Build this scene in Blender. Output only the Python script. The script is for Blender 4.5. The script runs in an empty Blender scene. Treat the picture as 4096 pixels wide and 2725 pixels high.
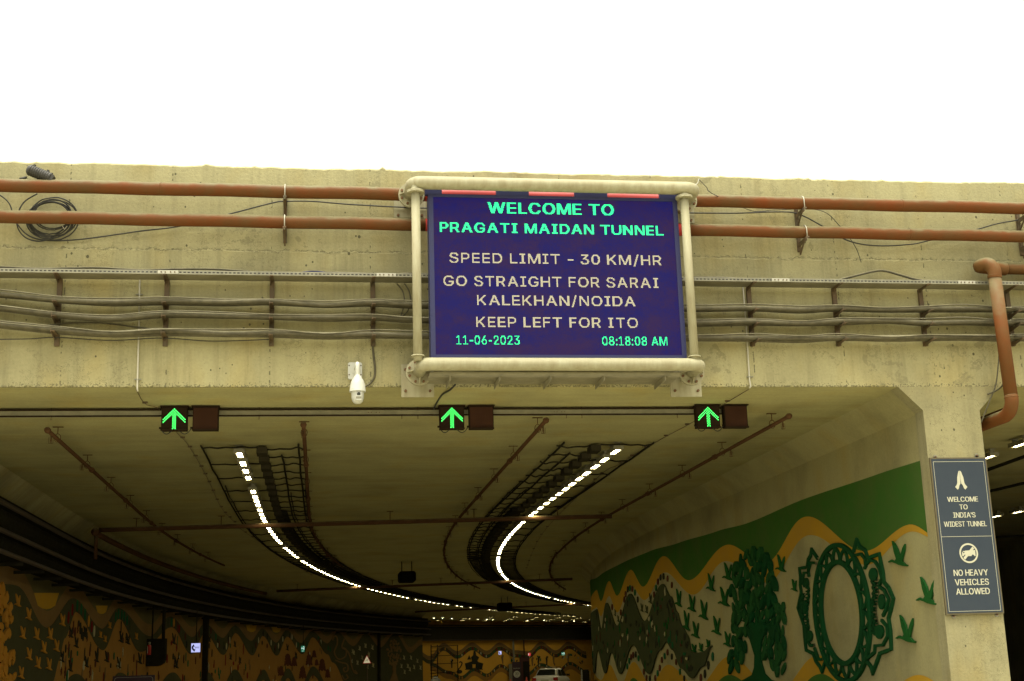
import bpy, math, random
import numpy as np
from mathutils import Vector, Matrix
from mathutils.geometry import tessellate_polygon

random.seed(7)
scene = bpy.context.scene
COL = scene.collection
PI = math.pi

# ------------------------------------------------------------------ camera
F_PX, IMG_W, IMG_H = 5296.27, 4096.0, 2725.0
YAW, PITCH, ROLL = 0.147835, 0.242354, -0.031141
SOFFIT = 5.6
cy, sy, cp, sp = math.cos(YAW), math.sin(YAW), math.cos(PITCH), math.sin(PITCH)
_f = Vector((sy * cp, cy * cp, sp)); _r = Vector((cy, -sy, 0)); _u = _r.cross(_f)
_c, _s = math.cos(ROLL), math.sin(ROLL)
CR = _c * _r + _s * _u; CU = -_s * _r + _c * _u; CF = _f
CAM = Vector((0, -20.2124, 1.3))
cam_data = bpy.data.cameras.new('camera')
cam_data.sensor_fit = 'HORIZONTAL'; cam_data.sensor_width = 36.0
cam_data.lens = F_PX * 36.0 / IMG_W
cam_data.clip_start = 0.1; cam_data.clip_end = 2000
cam = bpy.data.objects.new('camera', cam_data); COL.objects.link(cam)
m = Matrix((CR, CU, -CF)).transposed().to_4x4(); m.translation = CAM
cam.matrix_world = m
scene.camera = cam

# ------------------------------------------------------------------ sky, sun, exposure
SUN_EL, SUN_AZ = 78.0, 200.0        # degrees; a veiled sun high behind the camera
world = bpy.data.worlds.new('World'); scene.world = world; world.use_nodes = True
wn = world.node_tree.nodes; wl = world.node_tree.links
for n in list(wn): wn.remove(n)
sky = wn.new('ShaderNodeTexSky'); sky.sky_type = 'NISHITA'; sky.sun_disc = False
sky.sun_elevation = math.radians(SUN_EL); sky.sun_rotation = math.radians(SUN_AZ)
sky.air_density = 1.0; sky.dust_density = 6.0; sky.ozone_density = 1.0; sky.altitude = 200
hs = wn.new('ShaderNodeHueSaturation'); hs.inputs['Saturation'].default_value = 0.12
tint = wn.new('ShaderNodeMix'); tint.data_type = 'RGBA'; tint.blend_type = 'MULTIPLY'
tint.inputs[0].default_value = 1.0; tint.inputs[7].default_value = (1.0, 0.97, 0.86, 1)
bg = wn.new('ShaderNodeBackground'); bg.inputs[1].default_value = 0.15
wo = wn.new('ShaderNodeOutputWorld')
wl.new(sky.outputs[0], hs.inputs['Color']); wl.new(hs.outputs[0], tint.inputs[6])
wl.new(tint.outputs[2], bg.inputs[0]); wl.new(bg.outputs[0], wo.inputs[0])
sun_d = bpy.data.lights.new('sun', 'SUN'); sun_d.energy = 1.2; sun_d.angle = math.radians(40)
sun_d.color = (1.0, 0.97, 0.82)
sun = bpy.data.objects.new('sun', sun_d); COL.objects.link(sun)
az, el = math.radians(SUN_AZ), math.radians(SUN_EL)
sdir = Vector((math.sin(az) * math.cos(el), math.cos(az) * math.cos(el), math.sin(el)))
sun.rotation_euler = sdir.to_track_quat('Z', 'Y').to_euler()
vs = scene.view_settings
scene.display_settings.display_device = 'sRGB'
vs.view_transform = 'Standard'; vs.look = 'None'; vs.gamma = 1.0; vs.use_curve_mapping = False
vs.exposure = 1.5
scene.render.engine = 'CYCLES'
scene.cycles.use_denoising = True
scene.cycles.max_bounces = 10; scene.cycles.diffuse_bounces = 6; scene.cycles.glossy_bounces = 3
scene.cycles.sample_clamp_indirect = 4.0
scene.cycles.use_adaptive_sampling = True

# ------------------------------------------------------------------ measuring: photo point -> place in the scene
def ray(px, py):
    return CR * ((px - IMG_W / 2) / F_PX) - CU * ((py - IMG_H / 2) / F_PX) + CF
def P(px, py, Y=0.0):                  # on a plane parallel to the portal face
    d = ray(px, py); return CAM + d * ((Y - CAM.y) / d.y)
def PZ(px, py, Z=SOFFIT):              # on a horizontal plane
    d = ray(px, py); return CAM + d * ((Z - CAM.z) / d.z)
# the tunnel runs straight in, then bends right on a circle
S0, CX, RL = 14.5, 146.4, 148.0
def tun(x, s, z):
    if s <= S0: return Vector((x, s, z))
    t = (s - S0) / RL; r = CX - x
    return Vector((CX - r * math.cos(t), S0 + r * math.sin(t), z))
def tdir(s):
    if s <= S0: return Vector((0, 1, 0))
    t = (s - S0) / RL
    return Vector((math.sin(t), math.cos(t), 0))
def hit(px, py, x):                    # photo point -> (s, z) on the tunnel surface at offset x
    d = ray(px, py)
    if abs(d.x) > 1e-6:
        t = (x - CAM.x) / d.x
        if t > 0 and CAM.y + d.y * t <= S0: return (CAM.y + d.y * t, CAM.z + d.z * t)
    r = CX - x; ox, oy = CAM.x - CX, CAM.y - S0
    a = d.x ** 2 + d.y ** 2; b = 2 * (ox * d.x + oy * d.y); c = ox * ox + oy * oy - r * r
    q = b * b - 4 * a * c
    if q < 0: t = -b / (2 * a)
    else:
        t1 = (-b - math.sqrt(q)) / (2 * a); t2 = (-b + math.sqrt(q)) / (2 * a)
        t = t1 if t1 > 0 else t2
    p = CAM + d * t
    th = math.atan2(p.y - S0, CX - p.x)
    return (S0 + th * RL, p.z)

# ------------------------------------------------------------------ materials
def lin(h):
    h = h.lstrip('#'); o = []
    for i in (0, 2, 4):
        c = int(h[i:i + 2], 16) / 255
        o.append(c / 12.92 if c <= .04045 else ((c + .055) / 1.055) ** 2.4)
    return (*o, 1)
MATS = {}
def base_mat(name):
    mt = bpy.data.materials.new(name); mt.use_nodes = True
    nt = mt.node_tree
    b = nt.nodes['Principled BSDF']
    return mt, nt.nodes, nt.links, b
def ramp(N, stops):
    r = N.new('ShaderNodeValToRGB'); e = r.color_ramp.elements
    while len(e) > 1: e.remove(e[-1])
    e[0].position = stops[0][0]; e[0].color = stops[0][1]
    for p, c in stops[1:]:
        k = e.new(p); k.color = c
    return r
def g(v): return (v, v, v, 1)
def tex(N, L, kind, scale, vec=None, **kw):
    t = N.new('ShaderNodeTex' + kind); t.inputs['Scale'].default_value = scale
    for k, v in kw.items():
        if k in t.inputs: t.inputs[k].default_value = v
        else: setattr(t, k, v)
    if vec is not None: L.new(vec, t.inputs['Vector'])
    return t
def mapping(N, L, sc, rot=(0, 0, 0)):
    tc = N.new('ShaderNodeNewGeometry'); mp = N.new('ShaderNodeMapping')
    mp.inputs['Scale'].default_value = sc; mp.inputs['Rotation'].default_value = rot
    L.new(tc.outputs['Position'], mp.inputs['Vector']); return mp.outputs[0]
def mul(N, L, a, b, fac=1.0, mode='MULTIPLY'):
    x = N.new('ShaderNodeMix'); x.data_type = 'RGBA'; x.blend_type = mode
    x.inputs[0].default_value = fac
    for s, i in ((a, 6), (b, 7)):
        if isinstance(s, tuple): x.inputs[i].default_value = s
        else: L.new(s, x.inputs[i])
    return x.outputs[2]
def mixf(N, L, fac, a, b):
    x = N.new('ShaderNodeMix'); x.data_type = 'RGBA'
    L.new(fac, x.inputs[0])
    for s, i in ((a, 6), (b, 7)):
        if isinstance(s, tuple): x.inputs[i].default_value = s
        else: L.new(s, x.inputs[i])
    return x.outputs[2]

def concrete(name, col, stain=0.35, pits=True, streak=0.55, soot=0.0, rough=0.9, bump=0.35, joints=False):
    mt, N, L, b = base_mat(name)
    v1 = mapping(N, L, (1, 1, 1))
    big = tex(N, L, 'Noise', .55, v1, Detail=5, Roughness=.6)
    r1 = ramp(N, [(.3, g(1 - stain)), (.55, g(1)), (.75, g(1.0))]); L.new(big.outputs[0], r1.inputs[0])
    c = mul(N, L, col, r1.outputs[0])
    warm = tex(N, L, 'Noise', 1.3, mapping(N, L, (1, 1, .5)), Detail=3)
    rw = ramp(N, [(.5, (1, 1, 1, 1)), (.75, (1.0, .90, .70, 1))]); L.new(warm.outputs[0], rw.inputs[0])
    c = mul(N, L, c, rw.outputs[0], .8)
    st = tex(N, L, 'Noise', 1.0, mapping(N, L, (4.2, 4.2, .20)), Detail=7, Roughness=.72)
    r2 = ramp(N, [(.34, g(.62)), (.5, g(1)), (.7, g(1.04))]); L.new(st.outputs[0], r2.inputs[0])
    c = mul(N, L, c, r2.outputs[0], streak)
    fine = tex(N, L, 'Noise', 24, v1, Detail=6, Roughness=.7)
    r3 = ramp(N, [(.3, g(.84)), (.6, g(1.03))]); L.new(fine.outputs[0], r3.inputs[0])
    c = mul(N, L, c, r3.outputs[0], .8)
    hgt = fine.outputs[0]
    if pits:
        vo = tex(N, L, 'Voronoi', 7.0, mapping(N, L, (1, 1, .8)), Randomness=1.0)
        gate = tex(N, L, 'Noise', 1.1, v1, Detail=3)
        ga = N.new('ShaderNodeMapRange'); L.new(gate.outputs[0], ga.inputs[0])
        for i, x in ((1, .46), (2, .76), (3, .0), (4, .26)): ga.inputs[i].default_value = x
        ls = N.new('ShaderNodeMath'); ls.operation = 'LESS_THAN'
        L.new(vo.outputs['Distance'], ls.inputs[0]); L.new(ga.outputs[0], ls.inputs[1])
        c = mixf(N, L, ls.outputs[0], c, tuple(x * .28 for x in col[:3]) + (1,))
        vo2 = tex(N, L, 'Voronoi', 17.0, v1, Randomness=1.0)
        l2 = N.new('ShaderNodeMath'); l2.operation = 'LESS_THAN'; l2.inputs[1].default_value = .10
        L.new(vo2.outputs['Distance'], l2.inputs[0])
        c = mul(N, L, c, mixf(N, L, l2.outputs[0], (1, 1, 1, 1), (.62, .6, .55, 1)), .75)
        # hairline cracks
        wv = tex(N, L, 'Noise', 1.6, v1, Detail=8, Roughness=.7)
        off = N.new('ShaderNodeMath'); off.operation = 'SUBTRACT'; off.inputs[1].default_value = .5
        ab = N.new('ShaderNodeMath'); ab.operation = 'ABSOLUTE'
        lt = N.new('ShaderNodeMath'); lt.operation = 'LESS_THAN'; lt.inputs[1].default_value = .0022
        L.new(wv.outputs[0], off.inputs[0]); L.new(off.outputs[0], ab.inputs[0]); L.new(ab.outputs[0], lt.inputs[0])
        gate2 = tex(N, L, 'Noise', .6, mapping(N, L, (1, 1, 1), (.4, 0, .3)), Detail=2)
        g2 = N.new('ShaderNodeMath'); g2.operation = 'GREATER_THAN'; g2.inputs[1].default_value = .55
        L.new(gate2.outputs[0], g2.inputs[0])
        an = N.new('ShaderNodeMath'); an.operation = 'MULTIPLY'
        L.new(lt.outputs[0], an.inputs[0]); L.new(g2.outputs[0], an.inputs[1])
        c = mixf(N, L, an.outputs[0], c, tuple(x * .35 for x in col[:3]) + (1,))
    if joints:
        ge = N.new('ShaderNodeNewGeometry'); sx = N.new('ShaderNodeSeparateXYZ'); L.new(ge.outputs['Position'], sx.inputs[0])
        def M2(op, a, b_=None, c_=None):
            x = N.new('ShaderNodeMath'); x.operation = op
            for i, q in enumerate((a, b_, c_)):
                if q is None: continue
                if isinstance(q, (int, float)): x.inputs[i].default_value = q
                else: L.new(q, x.inputs[i])
            return x.outputs[0]
        n5 = tex(N, L, 'Noise', 3.2, v1, Detail=9, Roughness=.75).outputs[0]; n6 = tex(N, L, 'Noise', 14, v1, Detail=4).outputs[0]; n7 = tex(N, L, 'Noise', .9, v1, Detail=3).outputs[0]
        # rough cold joint
        zj = M2('ADD', sx.outputs[2], M2('MULTIPLY', M2('SUBTRACT', n5, .5), .30))
        dj = M2('ABSOLUTE', M2('SUBTRACT', zj, 7.795))
        w1 = M2('MULTIPLY', M2('LESS_THAN', dj, .007), M2('GREATER_THAN', n6, .44))
        c = mixf(N, L, w1, c, tuple(x * .38 for x in col[:3]) + (1,))
        w1 = M2('MULTIPLY', M2('LESS_THAN', dj, .035), M2('MULTIPLY', M2('GREATER_THAN', n6, .52), .45))
        c = mixf(N, L, w1, c, tuple(x * .6 for x in col[:3]) + (1,))
        # formwork lines every 1.55 m, broken up
        xm = M2('ADD', sx.outputs[0], M2('MULTIPLY', M2('SUBTRACT', n5, .5), .05))
        fx = M2('ABSOLUTE', M2('SUBTRACT', M2('FRACT', M2('MULTIPLY', xm, .645)), .5))
        w2 = M2('MULTIPLY', M2('MULTIPLY', M2('LESS_THAN', fx, .006), M2('GREATER_THAN', n6, .54)), M2('GREATER_THAN', n7, .45))
        c = mixf(N, L, w2, c, tuple(x * .35 for x in col[:3]) + (1,))
        # honeycombing along the broken bottom edge
        eb = N.new('ShaderNodeMapRange'); L.new(sx.outputs[2], eb.inputs[0])
        for i, q in ((1, 5.6), (2, 5.74), (3, .62), (4, .36)): eb.inputs[i].default_value = q
        w3 = M2('MULTIPLY', M2('LESS_THAN', tex(N, L, 'Noise', 32, v1, Detail=3).outputs[0], M2('SUBTRACT', eb.outputs[0], .12)), M2('LESS_THAN', sx.outputs[2], 5.76))
        c = mixf(N, L, M2('MULTIPLY', w3, .95), c, tuple(x * .4 for x in col[:3]) + (1,))
        # weathered patches with scabbed edges
        pt = M2('MULTIPLY', M2('GREATER_THAN', n7, .60), M2('GREATER_THAN', n5, .53))
        c = mixf(N, L, M2('MULTIPLY', pt, .5), c, tuple(x * .5 for x in col[:3]) + (1,))
    if soot:
        sn = tex(N, L, 'Noise', 1.0, mapping(N, L, (.35, 3.5, 1)), Detail=7, Roughness=.7)
        r4 = ramp(N, [(.40, g(1 - soot)), (.58, g(1))]); L.new(sn.outputs[0], r4.inputs[0])
        c = mul(N, L, c, r4.outputs[0])
    L.new(c, b.inputs['Base Color']); b.inputs['Roughness'].default_value = rough
    b.inputs['Specular IOR Level'].default_value = .25
    bp = N.new('ShaderNodeBump'); bp.inputs['Strength'].default_value = bump; bp.inputs['Distance'].default_value = .02
    L.new(hgt, bp.inputs['Height']); L.new(bp.outputs[0], b.inputs['Normal'])
    return mt

def paint(name, col, rough=.5, metal=0.0, dirt=.25, dcol=None, scale=3.0, dust=None, spec=.4, bump=.08, stretch=(1, 1, 1)):
    """painted or bare surface with uneven dirt; dust = colour that settles on upward faces"""
    mt, N, L, b = base_mat(name)
    v = mapping(N, L, (1, 1, 1))
    n1 = tex(N, L, 'Noise', scale, mapping(N, L, stretch), Detail=6, Roughness=.65)
    r = ramp(N, [(.35, g(1)), (.7, g(0))]); L.new(n1.outputs[0], r.inputs[0])
    dc = dcol or tuple(x * (1 - dirt * 1.6) for x in col[:3]) + (1,)
    mfac = N.new('ShaderNodeMath'); mfac.operation = 'MULTIPLY'; mfac.inputs[1].default_value = min(1, dirt * 2)
    L.new(r.outputs[0], mfac.inputs[0])
    c = mixf(N, L, mfac.outputs[0], col, dc)
    if dust:
        ge = N.new('ShaderNodeNewGeometry'); sx = N.new('ShaderNodeSeparateXYZ'); L.new(ge.outputs['Normal'], sx.inputs[0])
        n2 = tex(N, L, 'Noise', 6, v, Detail=5)
        ad = N.new('ShaderNodeMath'); ad.operation = 'MULTIPLY_ADD'; ad.inputs[1].default_value = .9; ad.inputs[2].default_value = -.45
        L.new(n2.outputs[0], ad.inputs[0])
        su = N.new('ShaderNodeMath'); su.operation = 'ADD'; L.new(ad.outputs[0], su.inputs[0]); L.new(sx.outputs[2], su.inputs[1])
        mr = N.new('ShaderNodeMapRange'); L.new(su.outputs[0], mr.inputs[0])
        for i, x in ((1, .22), (2, .80), (3, 0), (4, .95)): mr.inputs[i].default_value = x
        c = mixf(N, L, mr.outputs[0], c, dust)
    L.new(c, b.inputs['Base Color'])
    rr = N.new('ShaderNodeMapRange'); L.new(n1.outputs[0], rr.inputs[0])
    rr.inputs[3].default_value = max(.05, rough - .12); rr.inputs[4].default_value = min(1, rough + .15)
    L.new(rr.outputs[0], b.inputs['Roughness'])
    b.inputs['Metallic'].default_value = metal; b.inputs['Specular IOR Level'].default_value = spec
    if bump:
        bp = N.new('ShaderNodeBump'); bp.inputs['Strength'].default_value = bump; bp.inputs['Distance'].default_value = .01
        L.new(n1.outputs[0], bp.inputs['Height']); L.new(bp.outputs[0], b.inputs['Normal'])
    return mt

def emit(name, col, strength):
    mt, N, L, b = base_mat(name)
    b.inputs['Base Color'].default_value = (.02, .02, .02, 1)
    b.inputs['Emission Color'].default_value = col; b.inputs['Emission Strength'].default_value = strength
    return mt

CREAM = (.380, .345, .178, 1)
M = {}
M['facade'] = concrete('facade_concrete', CREAM, joints=True)
M['parapet'] = concrete('parapet_concrete', (.362, .330, .175, 1), stain=.24, streak=.42, joints=True)
M['pillar'] = concrete('pillar_concrete', (.32, .29, .15, 1), stain=.3, streak=.35)
M['soffit'] = concrete('soffit_concrete', (.40, .365, .165, 1), stain=.22, pits=False, streak=0, soot=.10, bump=.15)
M['wallc'] = concrete('wall_concrete', (.40, .36, .185, 1), stain=.35, pits=False, streak=.25, soot=.15, bump=.15)
M['field'] = concrete('mural_field_paint', (.35, .318, .150, 1), stain=.34, pits=False, streak=.12, bump=.1)
M['asphalt'] = concrete('concrete_road', (.36, .335, .23, 1), stain=.3, pits=False, streak=0, bump=.3)
M['ground'] = concrete('dusty_ground', (.38, .35, .24, 1), stain=.3, pits=False, streak=0, bump=.3)
DUST = (.155, .138, .068, 1)
M['redpipe'] = paint('red_pipe_paint', (.150, .040, .008, 1), .65, 0, .5, (.105, .054, .017, 1), 1.6, dust=DUST, spec=.15)
M['redpipe2'] = paint('faded_red_pipe_paint', (.155, .046, .010, 1), .65, 0, .45, (.12, .062, .019, 1), 1.8, dust=DUST, spec=.15)
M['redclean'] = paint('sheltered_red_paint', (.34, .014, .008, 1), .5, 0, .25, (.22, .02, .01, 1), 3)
M['galv'] = paint('galvanised_steel', (.27, .255, .175, 1), .5, .3, .3, None, 5)
M['galvnew'] = paint('bright_zinc_plate', (.45, .43, .33, 1), .45, .3, .2, None, 8)
M['steel'] = paint('dark_bracket_steel', (.105, .085, .05, 1), .65, .2, .3, (.15, .08, .03, 1), 6)
M['cable'] = paint('dusty_cable', (.062, .054, .031, 1), .8, 0, .4, (.125, .11, .062, 1), 7, dust=(.20, .18, .10, 1))
M['black'] = paint('black_rubber', (.022, .021, .016, 1), .6, 0, .3, (.06, .055, .04, 1), 9)
M['white_pipe'] = paint('cream_frame_paint', (.385, .365, .235, 1), .55, 0, .3, (.235, .195, .10, 1), 2, dust=(.29, .27, .155, 1), spec=.2, stretch=(5, 5, 1))
M['grate'] = paint('grating_steel', (.30, .27, .16, 1), .6, .1, .3, None, 6)
M['pvc'] = paint('white_conduit', (.55, .52, .40, 1), .5, 0, .2, None, 5)
M['camwhite'] = paint('camera_white_plastic', (.50, .50, .42, 1), .35, 0, .05, None, 4, bump=0)
M['rust'] = paint('rusty_bolt', (.20, .11, .05, 1), .7, .4, .3, (.10, .05, .02, 1), 20)
M['glassdark'] = paint('dark_lens', (.02, .025, .025, 1), .08, 0, 0, None, 4, spec=.8, bump=0)
M['navy'] = paint('navy_sign_sheet', (.019, .030, .043, 1), .6, 0, .2, (.028, .038, .045, 1), 2.5)
M['signedge'] = paint('sign_edge', (.13, .105, .05, 1), .6, 0, .3, None, 6)
M['signwhite'] = paint('sign_lettering', (.48, .465, .33, 1), .5, 0, .1, None, 4, bump=0)
M['cab'] = paint('signal_cabinet', (.030, .020, .012, 1), .55, 0, .2, None, 5)
M['cabred'] = paint('unlit_red_lens', (.055, .026, .016, 1), .4, 0, .3, (.035, .018, .012, 1), 2)
M['bezel'] = paint('display_bezel', (.018, .022, .085, 1), .5, 0, .2, (.02, .018, .05, 1), 5)
M['brownpipe'] = paint('sooty_red_pipe', (.105, .052, .026, 1), .7, 0, .3, (.08, .045, .022, 1), 4, dust=(.17, .13, .07, 1))
M['soot'] = paint('sooty_cable_ladder', (.030, .027, .017, 1), .8, 0, .3, None, 6)
M['sootbox'] = paint('sooty_box', (.050, .043, .025, 1), .75, 0, .3, None, 6)
M['lip'] = paint('lit_edge_tray_lip', (.055, .036, .020, 1), .7, 0, .3, None, 5)  # paler tone stands in for light along the lips
M['g_top'] = paint('mural_green_paint', (.040, .125, .020, 1), .6, 0, .35, (.075, .115, .030, 1), 1.2)
M['g_dark'] = paint('mural_dark_green_relief', (.009, .066, .020, 1), .5, 0, .3, (.016, .045, .015, 1), 2)
M['g_dark2'] = paint('mural_leaf_green', (.020, .088, .024, 1), .5, 0, .3, (.02, .06, .018, 1), 2)
M['g_bird'] = paint('mural_bird_green', (.014, .082, .018, 1), .5, 0, .15, (.03, .09, .02, 1), 3)
M['g_wave'] = paint('mural_wave_olive', (.060, .068, .030, 1), .6, 0, .2, (.040, .052, .026, 1), 3)
M['yel'] = paint('mural_yellow_paint', (.44, .25, .022, 1), .6, 0, .3, (.36, .22, .04, 1), 1.5)
M['maroon'] = paint('mural_maroon_chip', (.095, .036, .020, 1), .5, 0, .1)
M['palechip'] = paint('mural_pale_chip', (.40, .36, .20, 1), .5, 0, .1)
M['darkchip'] = paint('mural_dark_chip', (.034, .034, .020, 1), .5, 0, .1)
M['greenchip'] = paint('mural_green_chip', (.02, .10, .04, 1), .5, 0, .1)
M['redchip'] = paint('mural_red_chip', (.16, .018, .012, 1), .5, 0, .1)
M['orange'] = paint('mural_orange_paint', (.31, .165, .042, 1), .6, 0, .3, (.25, .13, .035, 1), 1.2)
M['orangeleaf'] = paint('mural_orange_leaf', (.45, .22, .035, 1), .5, 0, .2, (.40, .17, .02, 1), 3)
M['umber'] = paint('mural_umber_paint', (.20, .125, .05, 1), .6, 0, .2, None, 1.5)
M['ochre'] = paint('mural_ochre_paint', (.62, .34, .05, 1), .6, 0, .2, (.52, .28, .04, 1), .8)
M['bandgreen'] = paint('mural_charcoal_green_paint', (.072, .070, .034, 1), .6, 0, .2, None, 2)
M['olive'] = paint('mural_olive_paint', (.12, .105, .045, 1), .6, 0, .2, None, 1)
for _k in ('g_top', 'g_dark', 'g_dark2', 'g_bird', 'g_wave', 'yel', 'maroon', 'palechip', 'darkchip', 'greenchip', 'redchip', 'orange', 'orangeleaf', 'umber', 'ochre', 'bandgreen', 'olive', 'soot', 'sootbox', 'brownpipe', 'cab', 'cabred'):
    M[_k].node_tree.nodes['Principled BSDF'].inputs['Specular IOR Level'].default_value = .0
M['carwhite'] = paint('car_white_paint', (.72, .70, .62, 1), .2, 0, .05, None, 2, spec=.6, bump=0)
M['glass'] = paint('car_glass', (.012, .014, .012, 1), .08, 0, 0, None, 2, spec=.8, bump=0)
M['tyre'] = paint('tyre_rubber', (.02, .02, .02, 1), .8, 0, .2)
M['tail'] = paint('tail_lamp', (.35, .02, .015, 1), .2, 0, 0, None, 2, spec=.6, bump=0)
M['cone'] = paint('cone_orange', (.55, .06, .02, 1), .5, 0, .1)
M['grey'] = paint('grey_cabinet', (.20, .19, .13, 1), .6, 0, .2)
M['doorred'] = paint('dark_red_panel', (.07, .018, .012, 1), .6, 0, .2)
M['redsteel'] = paint('extinguisher_red', (.40, .02, .015, 1), .35, 0, .1)
M['purple'] = paint('dark_plum_sign', (.035, .014, .022, 1), .5, 0, .1)
M['cloth'] = paint('rider_cloth', (.28, .27, .24, 1), .9, 0, .2)
M['skin'] = paint('skin', (.25, .13, .07, 1), .6, 0, .1)
M['trouser'] = paint('dark_trousers', (.03, .035, .05, 1), .9, 0, .1)
M['led_green'] = emit('led_green', (.01, 1.0, .29, 1), 1.05)
M['led_white'] = emit('led_warm_white', (1.0, .88, .45, 1), .46)
M['led_arrow'] = emit('arrow_led', (.06, 1.0, .14, 1), 2.2)
M['lamp'] = emit('tunnel_lamp_lens', (1.0, .90, .55, 1), 27.0)
M['sos'] = emit('sos_light_panel', (.55, .58, 1.0, 1), .35)
M['exitgreen'] = emit('exit_sign_green', (.01, .14, .07, 1), .3)
M['exitwhite'] = emit('exit_sign_white', (.7, .95, .85, 1), .35)
M['triglow'] = emit('warning_face_added_glow', (1.0, .88, .52, 1), .16)  # low glow added to brighten the warning triangle's face and border
M['trired'] = emit('warning_border_added_glow', (.8, .04, .02, 1), .06)
M['redlit'] = emit('red_lit_sign', (.9, .05, .05, 1), .22)
def display_face():
    mt, N, L, b = base_mat('display_led_face')
    n = tex(N, L, 'Noise', 1.7, mapping(N, L, (1, 1, 1.4)), Detail=8, Roughness=.8)
    gr = tex(N, L, 'Noise', 60, mapping(N, L, (1, 1, 1)), Detail=2)
    ad = N.new('ShaderNodeMath'); ad.operation = 'MULTIPLY_ADD'; ad.inputs[1].default_value = .5; L.new(gr.outputs[0], ad.inputs[0])
    sb = N.new('ShaderNodeMath'); sb.operation = 'SUBTRACT'; sb.inputs[1].default_value = .25; L.new(n.outputs[0], sb.inputs[0]); L.new(sb.outputs[0], ad.inputs[2])
    r = ramp(N, [(.38, (.010, .012, .190, 1)), (.5, (.034, .017, .140, 1)), (.62, (.058, .022, .105, 1))]); L.new(ad.outputs[0], r.inputs[0])
    L.new(r.outputs[0], b.inputs['Emission Color']); b.inputs['Emission Strength'].default_value = .20
    b.inputs['Base Color'].default_value = (.008, .006, .016, 1); b.inputs['Roughness'].default_value = .7; b.inputs['Specular IOR Level'].default_value = .05
    return mt
M['display'] = display_face()
def perforated():
    mt, N, L, b = base_mat('perforated_tray_floor')
    v = mapping(N, L, (38, 38, 38), (0, 0, PI / 4))
    vo = tex(N, L, 'Voronoi', 1.0, v, Randomness=0.0)
    lt = N.new('ShaderNodeMath'); lt.operation = 'LESS_THAN'; lt.inputs[1].default_value = .3
    L.new(vo.outputs['Distance'], lt.inputs[0])
    n1 = tex(N, L, 'Noise', 3, mapping(N, L, (1, 1, 1)), Detail=4)
    r = ramp(N, [(.3, (.17, .15, .09, 1)), (.7, (.26, .235, .15, 1))]); L.new(n1.outputs[0], r.inputs[0])
    c = mixf(N, L, lt.outputs[0], r.outputs[0], (.05, .042, .025, 1))
    L.new(c, b.inputs['Base Color']); b.inputs['Roughness'].default_value = .6; b.inputs['Metallic'].default_value = .2
    return mt
M['perf'] = perforated()

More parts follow.
